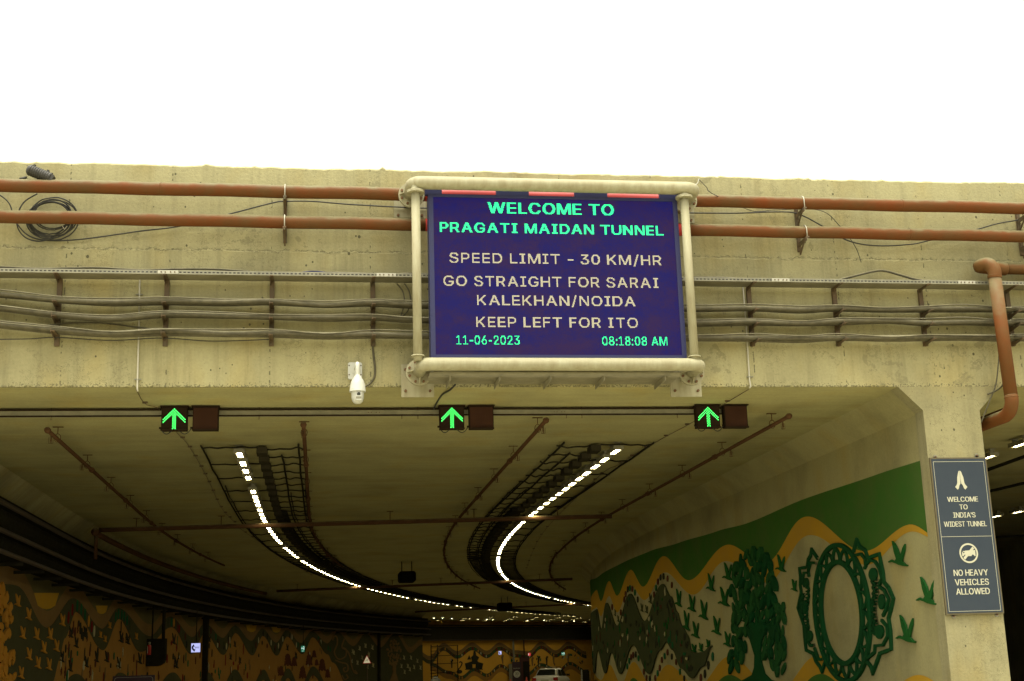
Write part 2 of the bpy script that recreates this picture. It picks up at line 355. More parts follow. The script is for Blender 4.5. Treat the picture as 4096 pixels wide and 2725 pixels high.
# ------------------------------------------------------------------ mesh helpers
class MB:
    def __init__(s): s.v = []; s.f = []; s.sm = []
    def add(s, vs_, fs, smooth=False):
        o = len(s.v); s.v += [Vector(q) for q in vs_]
        for q in fs: s.f.append([i + o for i in q]); s.sm.append(smooth)
        return s
    def box(s, x0, x1, y0, y1, z0, z1):
        v = [(x, y, z) for x in (x0, x1) for y in (y0, y1) for z in (z0, z1)]
        return s.add(v, [(0, 1, 3, 2), (4, 6, 7, 5), (0, 4, 5, 1), (2, 3, 7, 6), (0, 2, 6, 4), (1, 5, 7, 3)])
    def obox(s, c, a, b, n):           # centre and three half-axis vectors
        c, a, b, n = Vector(c), Vector(a), Vector(b), Vector(n)
        v = [c + a * i + b * j + n * k for i in (-1, 1) for j in (-1, 1) for k in (-1, 1)]
        return s.add(v, [(0, 1, 3, 2), (4, 6, 7, 5), (0, 4, 5, 1), (2, 3, 7, 6), (0, 2, 6, 4), (1, 5, 7, 3)])
    def tube(s, path, r, n=8, caps=True, closed=False):
        path = [Vector(p) for p in path]; k = len(path)
        rs = r if isinstance(r, (list, tuple)) else [r] * k
        vs_, fs = [], []; up = None
        for i, p in enumerate(path):
            if closed: t = (path[(i + 1) % k] - path[i - 1])
            elif i == 0: t = path[1] - p
            elif i == k - 1: t = p - path[i - 1]
            else: t = (path[i + 1] - p).normalized() + (p - path[i - 1]).normalized()
            t = t.normalized() if t.length > 1e-9 else Vector((0, 0, 1))
            if up is None:
                up = Vector((0, 0, 1)) if abs(t.z) < .9 else Vector((0, 1, 0))
            x = t.cross(up); x = x.normalized() if x.length > 1e-6 else t.orthogonal().normalized()
            up = x.cross(t).normalized()
            for j in range(n):
                a = 2 * PI * j / n
                vs_.append(p + (x * math.cos(a) + up * math.sin(a)) * rs[i])
        m_ = k if closed else k - 1
        for i in range(m_):
            for j in range(n):
                a = i * n + j; b_ = i * n + (j + 1) % n; c = ((i + 1) % k) * n + (j + 1) % n; d = ((i + 1) % k) * n + j
                fs.append((a, b_, c, d))
        s.add(vs_, fs, True)
        if caps and not closed:
            o = len(s.v) - len(vs_)
            s.f.append([o + j for j in range(n)][::-1]); s.sm.append(False)
            s.f.append([o + (k - 1) * n + j for j in range(n)]); s.sm.append(False)
        return s
    def lathe(s, prof, o, axis=(0, 0, 1), n=20, smooth=True):
        o = Vector(o); ax = Vector(axis).normalized(); x = ax.orthogonal().normalized(); y = ax.cross(x)
        vs_, fs = [], []
        for r, h in prof:
            for j in range(n):
                a = 2 * PI * j / n; vs_.append(o + ax * h + (x * math.cos(a) + y * math.sin(a)) * max(r, 1e-4))
        for i in range(len(prof) - 1):
            for j in range(n):
                fs.append((i * n + j, i * n + (j + 1) % n, (i + 1) * n + (j + 1) % n, (i + 1) * n + j))
        s.add(vs_, fs, smooth)
        return s
    def cyl(s, a, b, r, n=14): return s.tube([a, b], r, n)
    def prism(s, pts, fn, d0, d1):
        """2-D polygon mapped to space by fn(u, v, depth)"""
        k = len(pts)
        tri = tessellate_polygon([[Vector((p[0], p[1], 0)) for p in pts]])
        fr = [fn(p[0], p[1], d1) for p in pts]; bk = [fn(p[0], p[1], d0) for p in pts]
        fs = [tuple(t) for t in tri]
        fs += [(i, (i + 1) % k, k + (i + 1) % k, k + i) for i in range(k)]
        return s.add(fr + bk, fs)
    def sheet(s, rows):                # grid of points
        w = len(rows[0]); vs_ = [q for r in rows for q in r]
        fs = [(i * w + j, i * w + j + 1, (i + 1) * w + j + 1, (i + 1) * w + j) for i in range(len(rows) - 1) for j in range(w - 1)]
        return s.add(vs_, fs)
    def build(s, name, mat, parent=None, origin=None):
        if parent is not None: o = wloc(parent)
        elif origin is not None: o = Vector(origin)
        else:
            xs = [q.x for q in s.v]; ys = [q.y for q in s.v]; zs = [q.z for q in s.v]
            o = Vector(((min(xs) + max(xs)) / 2, (min(ys) + max(ys)) / 2, min(zs)))
        me = bpy.data.meshes.new(name)
        me.from_pydata([q - o for q in s.v], [], s.f)
        me.polygons.foreach_set('use_smooth', s.sm)
        me.materials.append(M[mat] if isinstance(mat, str) else mat); me.update()
        import bmesh as _b
        bm = _b.new(); bm.from_mesh(me); _b.ops.recalc_face_normals(bm, faces=bm.faces); bm.to_mesh(me); bm.free()
        ob = bpy.data.objects.new(name, me); COL.objects.link(ob)
        if parent is not None: ob.parent = parent
        else: ob.location = o
        return ob
def wloc(o):
    l = Vector(o.location)
    while o.parent: o = o.parent; l += Vector(o.location)
    return l
def thing(name, label, cat, loc=(0, 0, 0), group=None):
    o = bpy.data.objects.new(name, None); COL.objects.link(o); o.location = loc
    o.empty_display_size = .2
    return tag(o, label, cat, group)
def tag(o, label, cat, group=None):
    o['label'] = label; o['category'] = cat
    if group: o['group'] = group
    return o
def struct(o): o['kind'] = 'structure'; return o
def stuff(o): o['kind'] = 'stuff'; return o
def dup(root, loc, label=None, rotz=None):
    r = root.copy(); COL.objects.link(r); r.location = loc
    if label: r['label'] = label
    if rotz is not None: r.rotation_euler = (0, 0, rotz)
    for ch in list(root.children):
        c = ch.copy(); COL.objects.link(c); c.parent = r
        for q in list(ch.children):
            d = q.copy(); COL.objects.link(d); d.parent = c
    return r
def smooth_path(pts, k=6):
    pts = [Vector(p) for p in pts]; out = []
    for i in range(len(pts) - 1):
        p0 = pts[max(i - 1, 0)]; p1 = pts[i]; p2 = pts[i + 1]; p3 = pts[min(i + 2, len(pts) - 1)]
        for j in range(k):
            t = j / k
            out.append(.5 * ((2 * p1) + (p2 - p0) * t + (2 * p0 - 5 * p1 + 4 * p2 - p3) * t * t + (3 * p1 - p0 - 3 * p2 + p3) * t ** 3))
    out.append(pts[-1]); return out
GLYPHS = {"A":"3;0,40;102,55;102,93;0,79;0,57;60,48;89,46;96,49;96,43;74,17;0 22;28,22;40,74;40,74;28","B":"12;0,12;102,53;102,62;100,72;94,79;82,80;75,79;69,75;60,63;53,63;52,73;49,82;38,84;27,83;20,78;10,65;2,55;0 25;11,49;11,63;14,70;21,71;30,70;32,70;35,65;41,56;46,25;46 25;57,55;58,60;60,65;65,67;70,66;81,63;86,60;88,53;90,25;90","C":"53;-1,41;0,35;2,25;8,17;18,11;29,8;43,8;59,14;79,21;89,35;100,47;103,61;103,71;100,78;96,90;84,95;70,82;70,78;79,70;87,63;90,53;91,41;89,33;84,27;77,23;68,21;57,21;45,23;34,27;25,33;18,41;13,49;11,61;11,70;15,75;19,82;32,95;32,90;18,86;12,71;2,61;-1","D":"44;0,19;0,19;11,43;11,64;16,71;22,78;34,80;45,80;57,76;72,68;83,60;88,44;90,19;90,19;102,45;102,59;100,71;96,80;88,84;84,87;78,91;66,92;43,87;24,80;14,70;6,64;3,51;0 25;102,25;0,12;0,12;102","E":"12;0,12;102,74;102,74;90,25;90,25;57,71;57,71;46,25;46,25;11,75;11,75;0","F":"12;0,12;102,74;102,74;90,25;90,25;56,69;56,69;44,25;44,25;0","G":"54;-1,47;-1,35;2,25;9,17;18,11;29,9;36,8;59,9;66,14;79,21;89,35;100,47;103,61;103,75;98,81;94,92;80,95;70,82;70,79;77,73;84,63;90,58;91,49;91,40;89,30;81,25;73,21;57,21;45,23;34,27;25,33;18,41;13,49;11,62;11,72;16,77;21,81;28,83;40,87;40,57;40,57;51,96;51,96;40,93;23,84;10,75;4,65;0","H":"12;0,12;102,25;102,25;58,78;58,78;102,91;102,91;0,78;0,78;46,25;46,25;0","I":"6;0,6;11,24;11,24;90,6;90,6;102,54;102,54;90,37;90,37;11,54;11,54;0","K":"21;29,21;43,33;59,73;102,90;102 12;0,12;102,25;102,25;67,25;0 74;0,38;52,46;62,90;0","L":"12;0,12;102,25;102,25;11,72;11,72;0","M":"12;0,12;102,30;102,59;28,64;11,64;10,61;10,68;32,95;102,114;102,114;0,101;0,101;89,101;91,103;91,92;59,68;0,57;0,32;62,22;91,24;91,24;0","N":"12;0,12;102,27;102,69;37,69;35,73;30,83;11,81;11,80;16,80;102,93;102,93;0,77;0,35;66,22;90,24;91,25;0","O":"53;-1,41;0,35;2,25;8,17;18,11;29,8;43,8;59,14;79,25;93,35;100,47;103,53;103,66;102,71;100,77;97,86;89,93;79,97;66,99;51,97;36,93;23,82;8,66;0 53;11,66;13,77;21,84;34,86;45,86;57,84;68,77;81,66;89,53;91,41;89,37;87,27;77,22;63,21;45,23;34,30;21,41;13","P":"12;0,12;102,58;101,70;95,76;89,80;82,82;70,81;61,78;53,70;44,58;38,22;37,22;48,54;49,64;54,68;61,69;72,68;78,64;85,54;90,25;90,25;0","R":"12;0,12;102,47;102,58;101,67;98,76;90,80;83,82;75,82;66,78;54,67;43,53;40,19;40,19;51,50;51,60;53,67;60,69;68,68;79,64;85,60;88,54;90,25;90,25;0 71;0,46;46,61;46,86;0","S":"45;-2,30;0,18;6,9;19,8;27,21;27,23;20,28;14,39;10,51;10,60;13,66;18,69;25,68;34,63;39,57;42,31;50,21;55,14;61,10;74,15;90,17;93,24;98,41;103,55;102,67;98,73;93,79;83,80;76,67;76,67;79,63;85,57;89,53;91,42;92,33;90,26;84,23;77,24;70,28;65,40;59,60;54,72;48,79;40,82;28,81;20,79;16,69;4,56;-1","T":"6;90,6;102,83;102,83;90,51;90,51;0,39;0,39;90","U":"52;-2,35;1,31;3,20;12,13;25,12;30,12;102,25;102,25;32,28;23,32;17,35;15,44;11,52;10,60;11,69;15,74;20,78;29,79;36,79;102,91;102,91;30,89;20,81;9,73;3,68;1","V":"41;0,3;102,17;102,42;32,50;6,47;6,53;28,79;102,93;102,56;0","W":"31;0,3;102,16;102,35;32,39;11,39;8,38;8,42;29,61;102,76;102,98;16,99;8,98;8,98;11,101;27,121;102,134;102,106;0,91;0,70;78,67;95,70;95,65;68,46;0","Y":"41;0,41;42,3;102,18;102,42;64,49;50,50;46,45;46,50;59,76;102,91;102,54;42,54;0","0":"45;-1,35;0,30;2,22;8,16;17,12;29,10;43,10;59,14;79,22;93,30;100,40;103,45;103,56;102,60;100,65;97,72;89,79;73,81;59,81;43,79;29,72;12,65;5,56;0 45;10,52;11,61;17,65;24,69;45,69;57,65;77,61;84,52;91,45;92,38;91,35;89,30;84,26;77,23;68,22;45,23;34,26;24,30;17,38;11","1":"15;0,15;11,78;11,78;0 55;102,55;0,42;0,42;90,17;72,17;85,40;102","2":"13;0,13;9,60;61,64;70,64;77,62;84,57;89,47;92,42;92,37;91,29;85,25;72,13;72,13;77,15;85,22;95,32;101,41;103,54;102,65;97,70;92,74;86,76;78,76;69,73;61,58;40,53;36,31;11,78;11,78;0","3":"44;-1,30;0,20;6,14;11,10;18,9;26,22;26,25;17,38;10,52;11,57;13,63;19,65;23,66;32,63;39,55;47,40;50,31;50,31;60,58;90,14;90,14;102,74;102,74;92,42;56,42;58,57;57,69;51,72;48,76;41,79;29,76;17,72;10,62;2","6":"45;-1,32;1,25;5,19;11,14;23,13;36,16;48,20;57,50;102,64;102,30;52,29;52,30;54,36;60,45;63,60;61,72;51,76;44,78;36,77;22,69;8,58;1 45;10,53;11,58;14,63;20,65;26,65;37,63;43,58;49,53;52,45;53,37;52,29;45,26;40,25;29,26;23,33;14,40;10","7":"19;0,65;90,12;90,12;102,78;102,78;90,33;0","8":"45;-1,31;1,23;4,17;9,11;19,10;27,14;42,23;50,31;53,24;56,15;68,14;80,16;87,20;93,29;100,45;103,58;101,65;98,74;87,76;80,76;72,74;65,67;56,60;53,68;50,76;42,79;36,80;23,76;12,67;4,55;0 45;10,52;10,57;12,65;18,67;23,67;33,63;40,57;45,45;47,36;46,29;42,24;33,23;25,27;16,31;13,39;10 45;58,53;59,60;64,64;73,64;78,62;84,57;89,53;91,45;92,35;90,30;86,27;80,27;70,30;64,34;61,40;58","-":"67;49,67;38,23;38,23;49","/":"47;107,14;-15,3;-15,36;107",":":"19;-1,11;3,10;10,14;16,19;17,23;17,26;15,28;12,28;5,23;0 19;54,11;58,10;65,14;71,19;72,23;72,26;70,28;67,28;60,23;55","'":"16;64,14;102,27;102,26;64","5":"44;-1,28;2,22;6,13;19,12;26,24;26,29;16,39;10,47;10,58;14,65;26,66;32,64;42,57;51,50;55,44;55,33;54,26;49,13;51,19;102,73;102,73;90,30;90,27;60,33;64,43;67,49;67,62;63,71;55,76;46,78;40,78;28,76;19,69;8,58;1","m":"11;0,11;76,22;76,22;59,22;62,26;69,30;73,39;77,48;77,55;74,60;69,64;59,62;59,67;69,74;74,81;77,94;77,102;73,110;63,111;51,111;0,99;0,99;55,98;58,95;63,87;66,79;66,70;60,67;52,67;0,55;0,55;55,54;58,51;62,43;66,36;66,30;63,26;60,23;53,23;0","p":"11;-29,11;76,22;76,22;64,24;64,26;68,34;75,42;77,55;76,63;72,72;63,76;54,78;44,78;32,76;22,72;13,63;3,46;-2,40;-1,32;2,23;12,23;-29 44;9,53;11,62;20,66;38,64;49,60;58,51;65,44;66,35;64,26;56,23;46,23;30,26;20,32;13,38;10","e":"42;-2,23;3,16;9,9;22,7;32,7;43,11;58,19;69,31;76,44;77,56;74,66;66,73;53,74;34,15;34,15;44,68;44,62;40,60;54,53;63,44;66,38;66,29;63,23;56,19;45,19;31,22;21,30;12,39;9,45;9,56;13,61;21,73;18,69;10,60;2","d":"39;-2,22;3,13;13,9;22,7;32,7;44,9;54,13;63,22;72,35;77,48;76,56;71,62;64,62;102,74;102,74;0,63;0,63;12,61;12,60;9,53;2 41;9,50;11,59;20,62;30,62;46,59;56,53;62,44;66,41;66,31;64,25;58,19;42,19;34,23;20,27;15,34;10","i":"11;0,11;76,23;76,23;0 17;89,13;89,10;92,8;95,8;98,13;104,17;105,25;100,25;94,20;89","t":"41;76,41;65,1;65,1;76 13;94,25;94,25;17,28;11,39;10,40;11,43;0,29;-1,25;0,18;4,14;10,13;14","h":"23;45,23;0,11;0,11;102,23;102,23;57,20;57,27;70,37;76,49;77,62;72,70;61,71;57,71;0,59;0,59;51,55;61,46;66,39;66,28;61,23;51","r":"11;0,11;76,22;76,22;64,23;64,28;72,33;75,39;77,49;77,49;64,48;65,36;65,26;59,23;52,23;0"}
OUTL = {c: [[tuple(int(k) for k in q.split(';')) for q in l.split(',')] for l in v.split(' ')] for c, v in GLYPHS.items()}
CAPH = 102.0
def inside(ch, X, Y):
    """non-zero winding test of sample points against a letter's outline"""
    w = np.zeros(X.shape, int)
    for l in OUTL[ch]:
        for (ax, ay), (bx, by) in zip(l, l[1:] + l[:1]):
            if ay == by: continue
            cr = (bx - ax) * (Y - ay) - (X - ax) * (by - ay)
            if by > ay: w += ((Y >= ay) & (Y < by) & (cr > 0)).astype(int)
            else: w -= ((Y >= by) & (Y < ay) & (cr < 0)).astype(int)
    return w != 0
def bold_inside(ch, X, Y, b):
    if ch == 'I' and b < 0: b = -b; r = (abs(X - 24) < 24) & (Y >= 0) & (Y <= 102) & ((abs(X - 24) < 7 + b) | (Y < 13 + b * .6) | (Y > 89 - b * .6)); return r
    r = inside(ch, X, Y); b = abs(b)
    if b:
        for dx, dy in ((b, 0), (-b, 0), (b * .6, b * .35), (-b * .6, b * .35), (b * .6, -b * .35), (-b * .6, -b * .35)): r |= inside(ch, X + dx, Y + dy)
    return r
def ext(ch, serif_i):
    if ch == 'I' and serif_i: return 0.0, 48.0
    xs = [q[0] for l in OUTL[ch] for q in l]; return min(xs), max(xs)
def layout(text, gap, serif_i=False):
    """(letter, x of its left edge, left extent) and total width, in font units"""
    x = 0.0; o = []
    for ch in text:
        if ch == ' ': x += 44; continue
        a, b = ext(ch, serif_i); o.append((ch, x, a)); x += b - a + gap
    return o, x - gap
def text_on(mb, text, c, u, v, width, height, bold=0.0, rows=26):
    """lay out a line of text centred at c, along u and v, fitted to width and cap height; bold in font units"""
    it, tw = layout(text, 13); kx, kz = width / tw, height / CAPH
    c, u, v = Vector(c), Vector(u), Vector(v)
    for ch, x0, a in it:
        y0 = -30 if ch in 'p' else 0; e0, e1 = ext(ch, False)
        yy = np.arange(rows) * CAPH / rows + CAPH / rows / 2; n = max(6, int((e1 - e0 + 2 * bold) / 1.6)); xx = np.linspace(e0 - bold, e1 + bold, n)
        X, Y = np.meshgrid(xx, yy); ins = bold_inside(ch, X, Y, bold); st = xx[1] - xx[0]
        for j in range(rows):
            i = 0
            while i < n:
                if ins[j, i]:
                    k = i
                    while k + 1 < n and ins[j, k + 1]: k += 1
                    xa, xb = xx[i] - st / 2 - a + x0, xx[k] + st / 2 - a + x0; za, zb = yy[j] - CAPH / rows / 2, yy[j] + CAPH / rows / 2
                    mb.add([c + u * ((p - tw / 2) * kx) + v * ((q - CAPH / 2) * kz) for p, q in ((xa, za), (xb, za), (xb, zb), (xa, zb))], [(0, 1, 2, 3)])
                    i = k + 1
                else: i += 1
# ================================================================== SETTING
def road_z(y): 
    t = min(max((y - 18) / 70, 0), 1)
    return -.55 * t * t * (3 - 2 * t)
ys = [-400, -60, -20, 0] + list(range(10, 131, 5)) + [200, 500]
mb = MB(); mb.sheet([[(x, y, road_z(y) - .02) for x in (-400, -45, 60, 400)] for y in ys])
struct(mb.build('ground', 'ground', origin=(0, 0, 0)))
mb = MB(); mb.sheet([[(x, y, road_z(y)) for x in (-6.8, 0, 9.8)] for y in [-200, -60, -20, 0] + list(range(10, 131, 5))])
struct(mb.build('road', 'asphalt', origin=(0, 0, 0)))
mb = MB()
for xl in (-.2, 4.3):                                     # lane dashes
    for k in range(14):
        y = -60 + k * 8
        mb.add([(xl - .06, y, road_z(y) + .004), (xl + .06, y, road_z(y) + .004), (xl + .06, y + 3, road_z(y + 3) + .004), (xl - .06, y + 3, road_z(y + 3) + .004)], [(0, 1, 2, 3)])
struct(mb.build('lane_marking', 'signwhite', origin=(0, 0, 0)))

mb = MB(); mb.box(-45, 60, .03, 190, SOFFIT, 6.5)
ceiling = struct(mb.build('ceiling', 'soffit', origin=(0, 0, 0)))

# portal beam and parapet with broken edges
def stations():
    xs = [-45, -30, -20, -12, -7]; x = -6.5
    while x < 15: xs.append(x); x += .055
    return xs + [18, 25, 40, 60]
rn = random.Random(3)
def chips(n, amp, rate):
    v = [0.0] * n; w = 0.0
    for i in range(n):
        w = w * .75 + rn.uniform(-amp, amp) * .5
        v[i] = w + (rn.uniform(0, amp * 2.4) if rn.random() < rate else 0)
    return v
XS = stations(); K = len(XS)
cb, cj, ct = chips(K, .008, .10), chips(K, .02, .12), chips(K, .017, .06)
cb = [0 if 9.2 < x < 11.4 else abs(c) for x, c in zip(XS, cb)]
portal = thing('portal_beam', 'long cream concrete beam with ragged parapet spanning the tunnel mouth', 'beam', (3, 0, SOFFIT))
mb = MB()
mb.sheet([[(x, .03, SOFFIT - .002) for x in XS], [(x, .012 if c > .004 else 0.001, SOFFIT + c * .5) for x, c in zip(XS, cb)],
          [(x, 0, SOFFIT + .02 + c) for x, c in zip(XS, cb)], [(x, 0, 7.77 + c) for x, c in zip(XS, cj)],
          [(x, .012, 7.785 + c) for x, c in zip(XS, cj)], [(x, .05, 7.786 + c) for x, c in zip(XS, cj)]])
mb.build('beam', 'facade', portal)
mb = MB()
tz = lambda x: 9.205 + .0018 * x
mb.sheet([[(x, .008, 7.70) for x in XS], [(x, .008, tz(x) - .03 + c) for x, c in zip(XS, ct)], [(x, .035, tz(x) + c) for x, c in zip(XS, ct)],
          [(x, .40, tz(x) + .01) for x in XS], [(x, .42, 6.4) for x in XS]])
mb.build('parapet', 'parapet', portal)

# pillar and dividing wall
pillar = thing('concrete_pillar', 'pale concrete pillar with flared head carrying the blue sign', 'pillar', (10.28, .15, 0))
mb = MB()
mb.prism([(9.40, SOFFIT), (9.795, 5.20), (9.785, -.1), (10.775, -.1), (10.785, 5.20), (11.19, SOFFIT)], lambda u, v, d: Vector((u, d, v)), .30, 0.0)
mb.build('shaft', 'pillar', pillar)
RW = 9.83; LW = -6.9
def srange(a, b, st): 
    n = max(1, int(math.ceil((b - a) / st))); return [a + (b - a) * i / n for i in range(n + 1)]
divw = thing('dividing_wall', 'curving tunnel wall with painted green and yellow mural behind the pillar', 'wall', (RW, 12, 0))
sr = srange(.30, 125, 1.0)
mb = MB()
sec = [(9.42, SOFFIT + .01), (RW, 5.19), (RW, -1.2)]
mb.sheet([[tun(x, s, z) for x, z in sec] for s in sr])
mb.build('haunch_and_face', 'field', divw)
mb = MB(); mb.sheet([[tun(x, s, z) for x, z in [(11.16, SOFFIT + .01), (10.76, 5.19), (10.76, -1.2)]] for s in sr])
mb.build('back_face', 'wallc', divw)

s_end = hit(1690, 2600, LW)[0]
leftw = thing('mural_wall', 'dark outer tunnel wall with orange wave mural at left', 'wall', (LW, 20, 0))
sr = srange(0.05, s_end, 1.0)
mb = MB(); mb.sheet([[tun(x, s, z) for x, z in [(-6.38, SOFFIT + .01), (-6.42, 5.57), (LW, 5.12), (LW, -1.2)]] for s in sr])
a = tun(LW, s_end, 0); nrm = tdir(s_end).cross(Vector((0, 0, 1)))
mb.add([tun(LW, s_end, -1.2), tun(LW - 8, s_end, -1.2), tun(LW - 8, s_end, SOFFIT), tun(LW, s_end, SOFFIT)], [(0, 1, 2, 3)])
mb.build('haunch_and_face', 'wallc', leftw)

FA, FB = P(1690, 2600, 97.8), P(2340, 2600, 112.8)
FU = Vector((FB.x - FA.x, FB.y - FA.y, 0)).normalized(); FN = FU.cross(Vector((0, 0, 1)))
if FN.y > 0: FN = -FN
FO = Vector((FA.x, FA.y, 0))
def fhit(px, py):
    d = ray(px, py); t = (FO - CAM).dot(FN) / d.dot(FN); p = CAM + d * t
    return ((p - FO).dot(FU), p.z)
def fmap(u, v, d): return FO + FU * u + FN * d + Vector((0, 0, v))
farw = thing('far_mural_wall', 'distant ochre tunnel wall with dark wavy chain mural', 'wall', fmap(9, 0, 0))
mb = MB(); mb.add([fmap(-40, -1.5, 0), fmap(45, -1.5, 0), fmap(45, SOFFIT, 0), fmap(-40, SOFFIT, 0)], [(0, 1, 2, 3)])
mb.build('face', 'ochre', farw)
# closing walls, out of sight; outer boxes added to stop light leaking in
mb = MB()
mb.box(-45, -6.9, .06, .6, -.5, SOFFIT); mb.box(27, 60, .06, .6, -.5, SOFFIT)
mb.box(-46, -45, 0, 190, -1.5, 6.5); mb.box(60, 61, 0, 190, -1.5, 6.5); mb.box(-46, 61, 190, 191, -1.5, 6.5)
mb.sheet([[tun(27, s, z) for z in (-1.2, SOFFIT)] for s in srange(.6, 140, 2)])
struct(mb.build('enclosing_wall', 'wallc', origin=(0, 0, 0)))

# ================================================================== FACADE SERVICES
# two red water mains along the parapet
def red_pipe(pts, r, label, mat='redpipe'):
    t = thing('red_pipe', label, 'pipe', P(2048, pts[0][1], -.3))
    a, b = P(*pts[0], -.3), P(*pts[1], -.3)
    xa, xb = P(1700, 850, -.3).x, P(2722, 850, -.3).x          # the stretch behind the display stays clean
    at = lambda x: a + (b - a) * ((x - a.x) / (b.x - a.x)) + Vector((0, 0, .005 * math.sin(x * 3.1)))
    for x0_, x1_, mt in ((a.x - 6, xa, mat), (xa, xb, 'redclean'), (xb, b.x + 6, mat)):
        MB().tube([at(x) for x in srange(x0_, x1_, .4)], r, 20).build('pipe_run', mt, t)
    return t, a, b
tp1, p1a, p1b = red_pipe([(0, 741), (4096, 833)], .104, 'upper of two long dusty red water pipes on the parapet')
tp2, p2a, p2b = red_pipe([(0, 866), (4096, 946)], .101, 'lower of two long dusty red water pipes on the parapet')
def on_line(a, b, x): return a + (b - a) * ((x - a.x) / (b.x - a.x))
for tp, pa, pb, pxs in ((tp1, p1a, p1b, (3608, 640)), (tp2, p2a, p2b, (3626, 2000))):
    for px in pxs:
        c = on_line(pa, pb, P(px, 850, -.3).x)
        MB().tube([c + Vector((-.012, 0, 0)), c + Vector((-.005, 0, 0)), c + Vector((.005, 0, 0)), c + Vector((.012, 0, 0))], [.104, .108, .108, .104], 20, False).build('weld_seam', 'redpipe', tp)

def pipe_bracket(px, label, lean):
    x1 = P(px, 790, -.3).x
    c1, c2 = on_line(p1a, p1b, x1), on_line(p2a, p2b, x1)
    t = thing('pipe_bracket', label, 'bracket', (x1, 0, c2.z - .32), 'brackets holding the red pipes')
    z0, z1 = c2.z - .25, c1.z + .02
    MB().box(x1 - .028, x1 + .028, -.045, .03, z0, z1).build('post', 'steel', t)
    for c in (c1, c2):
        m_ = MB(); z = c.z - .125
        m_.box(x1 - .025, x1 + .025, -.44, -.045, z - .012, z + .012); m_.box(x1 - .025, x1 - .015, -.44, -.045, z - .06, z - .012)
        m_.add([(x1 - .012, -.30, z - .012), (x1 + .012, -.30, z - .012), (x1 + .012, -.046, z - .19), (x1 - .012, -.046, z - .19), (x1 - .012, -.27, z - .012), (x1 + .012, -.27, z - .012), (x1 + .012, -.046, z - .16), (x1 - .012, -.046, z - .16)],
               [(0, 1, 2, 3), (4, 5, 6, 7), (0, 4, 7, 3), (1, 5, 6, 2)])
        m_.build('arm', 'steel', t)
        path = [Vector((x1, -.3 - .112, c.z - .16))] + [Vector((x1, -.3 - .112 * math.cos(a), c.z + .112 * math.sin(a))) for a in [i * PI / 10 for i in range(11)]] + [Vector((x1, -.3 + .112, c.z - .16))]
        MB().tube(path, .009, 6).build('u_bolt', 'galvnew', t)
pipe_bracket(1140, 'dark steel pipe bracket left of the LED sign', -1)
pipe_bracket(3205, 'dark steel pipe bracket right of the LED sign', 1)
pipe_bracket(4096, 'dark steel pipe bracket at the right picture edge', 1)

# perforated cable tray
YF, YB = -.38, -.06
ta, tb = P(0, 1080, YF), P(4096, 1133, YF)
def trayz(x): return ta.z + (tb.z - ta.z) * (x - ta.x) / (tb.x - ta.x)
tray = thing('cable_tray', 'long galvanised perforated cable tray along the beam', 'cable tray', (3.5, -.2, trayz(3.5)))
x0, x1 = ta.x - 2, tb.x + 9
LH = .031
mb = MB()
zz = lambda x, o: (x, YF, trayz(x) + o)
def bar(mb, xa, xb, o0, o1, y0=YF, y1=YF + .004):
    mb.add([(xa, y0, trayz(xa) + o0), (xb, y0, trayz(xb) + o0), (xb, y0, trayz(xb) + o1), (xa, y0, trayz(xa) + o1),
            (xa, y1, trayz(xa) + o0), (xb, y1, trayz(xb) + o0), (xb, y1, trayz(xb) + o1), (xa, y1, trayz(xa) + o1)],
           [(0, 1, 2, 3), (4, 5, 6, 7), (0, 1, 5, 4), (3, 2, 6, 7), (0, 3, 7, 4), (1, 2, 6, 5)])
bar(mb, x0, x1, .011, LH); bar(mb, x0, x1, -LH, -.011)
x = x0; rs = random.Random(5)
while x < x1:                                   # webs between the slots
    bar(mb, x, x + .026, -.012, .012); x += .062
mb.build('slotted_rail', 'galv', tray)
mb = MB(); bar(mb, x0, x1, -LH, LH, YB - .004, YB); mb.build('back_rail', 'galv', tray)
mb = MB(); bar(mb, x0, x1, -LH - .002, -LH + .003, YF + .005, YB - .005); mb.build('perforated_floor', 'perf', tray)
for px in (672, 1545, 3120, 3862):
    c = P(px, 1090, YF); z = trayz(c.x)
    pl = MB(); bar(pl, c.x - .15, c.x + .15, -.027, .027, YF - .006, YF - .001)
    po = pl.build('splice_plate', 'galvnew', tray)
    for k in (-.1, -.04, .04, .1):
        MB().cyl((c.x + k, YF - .006, z), (c.x + k, YF - .018, z), .011, 6).build('bolt', 'steel', po)

t = thing('tray_cables', 'dark cables lying inside the perforated tray', 'cables', (3.5, -.2, trayz(3.5)))
for yy, r_, dz in ((-.35, .026, -.004), (-.29, .03, 0), (-.22, .024, -.003), (-.15, .028, 0)):
    MB().tube([(x, yy, trayz(x) + dz + .004 * math.sin(x * 2.3 + yy * 40)) for x in srange(x0, x1, .4)], r_, 8).build('cable', 'black', t)
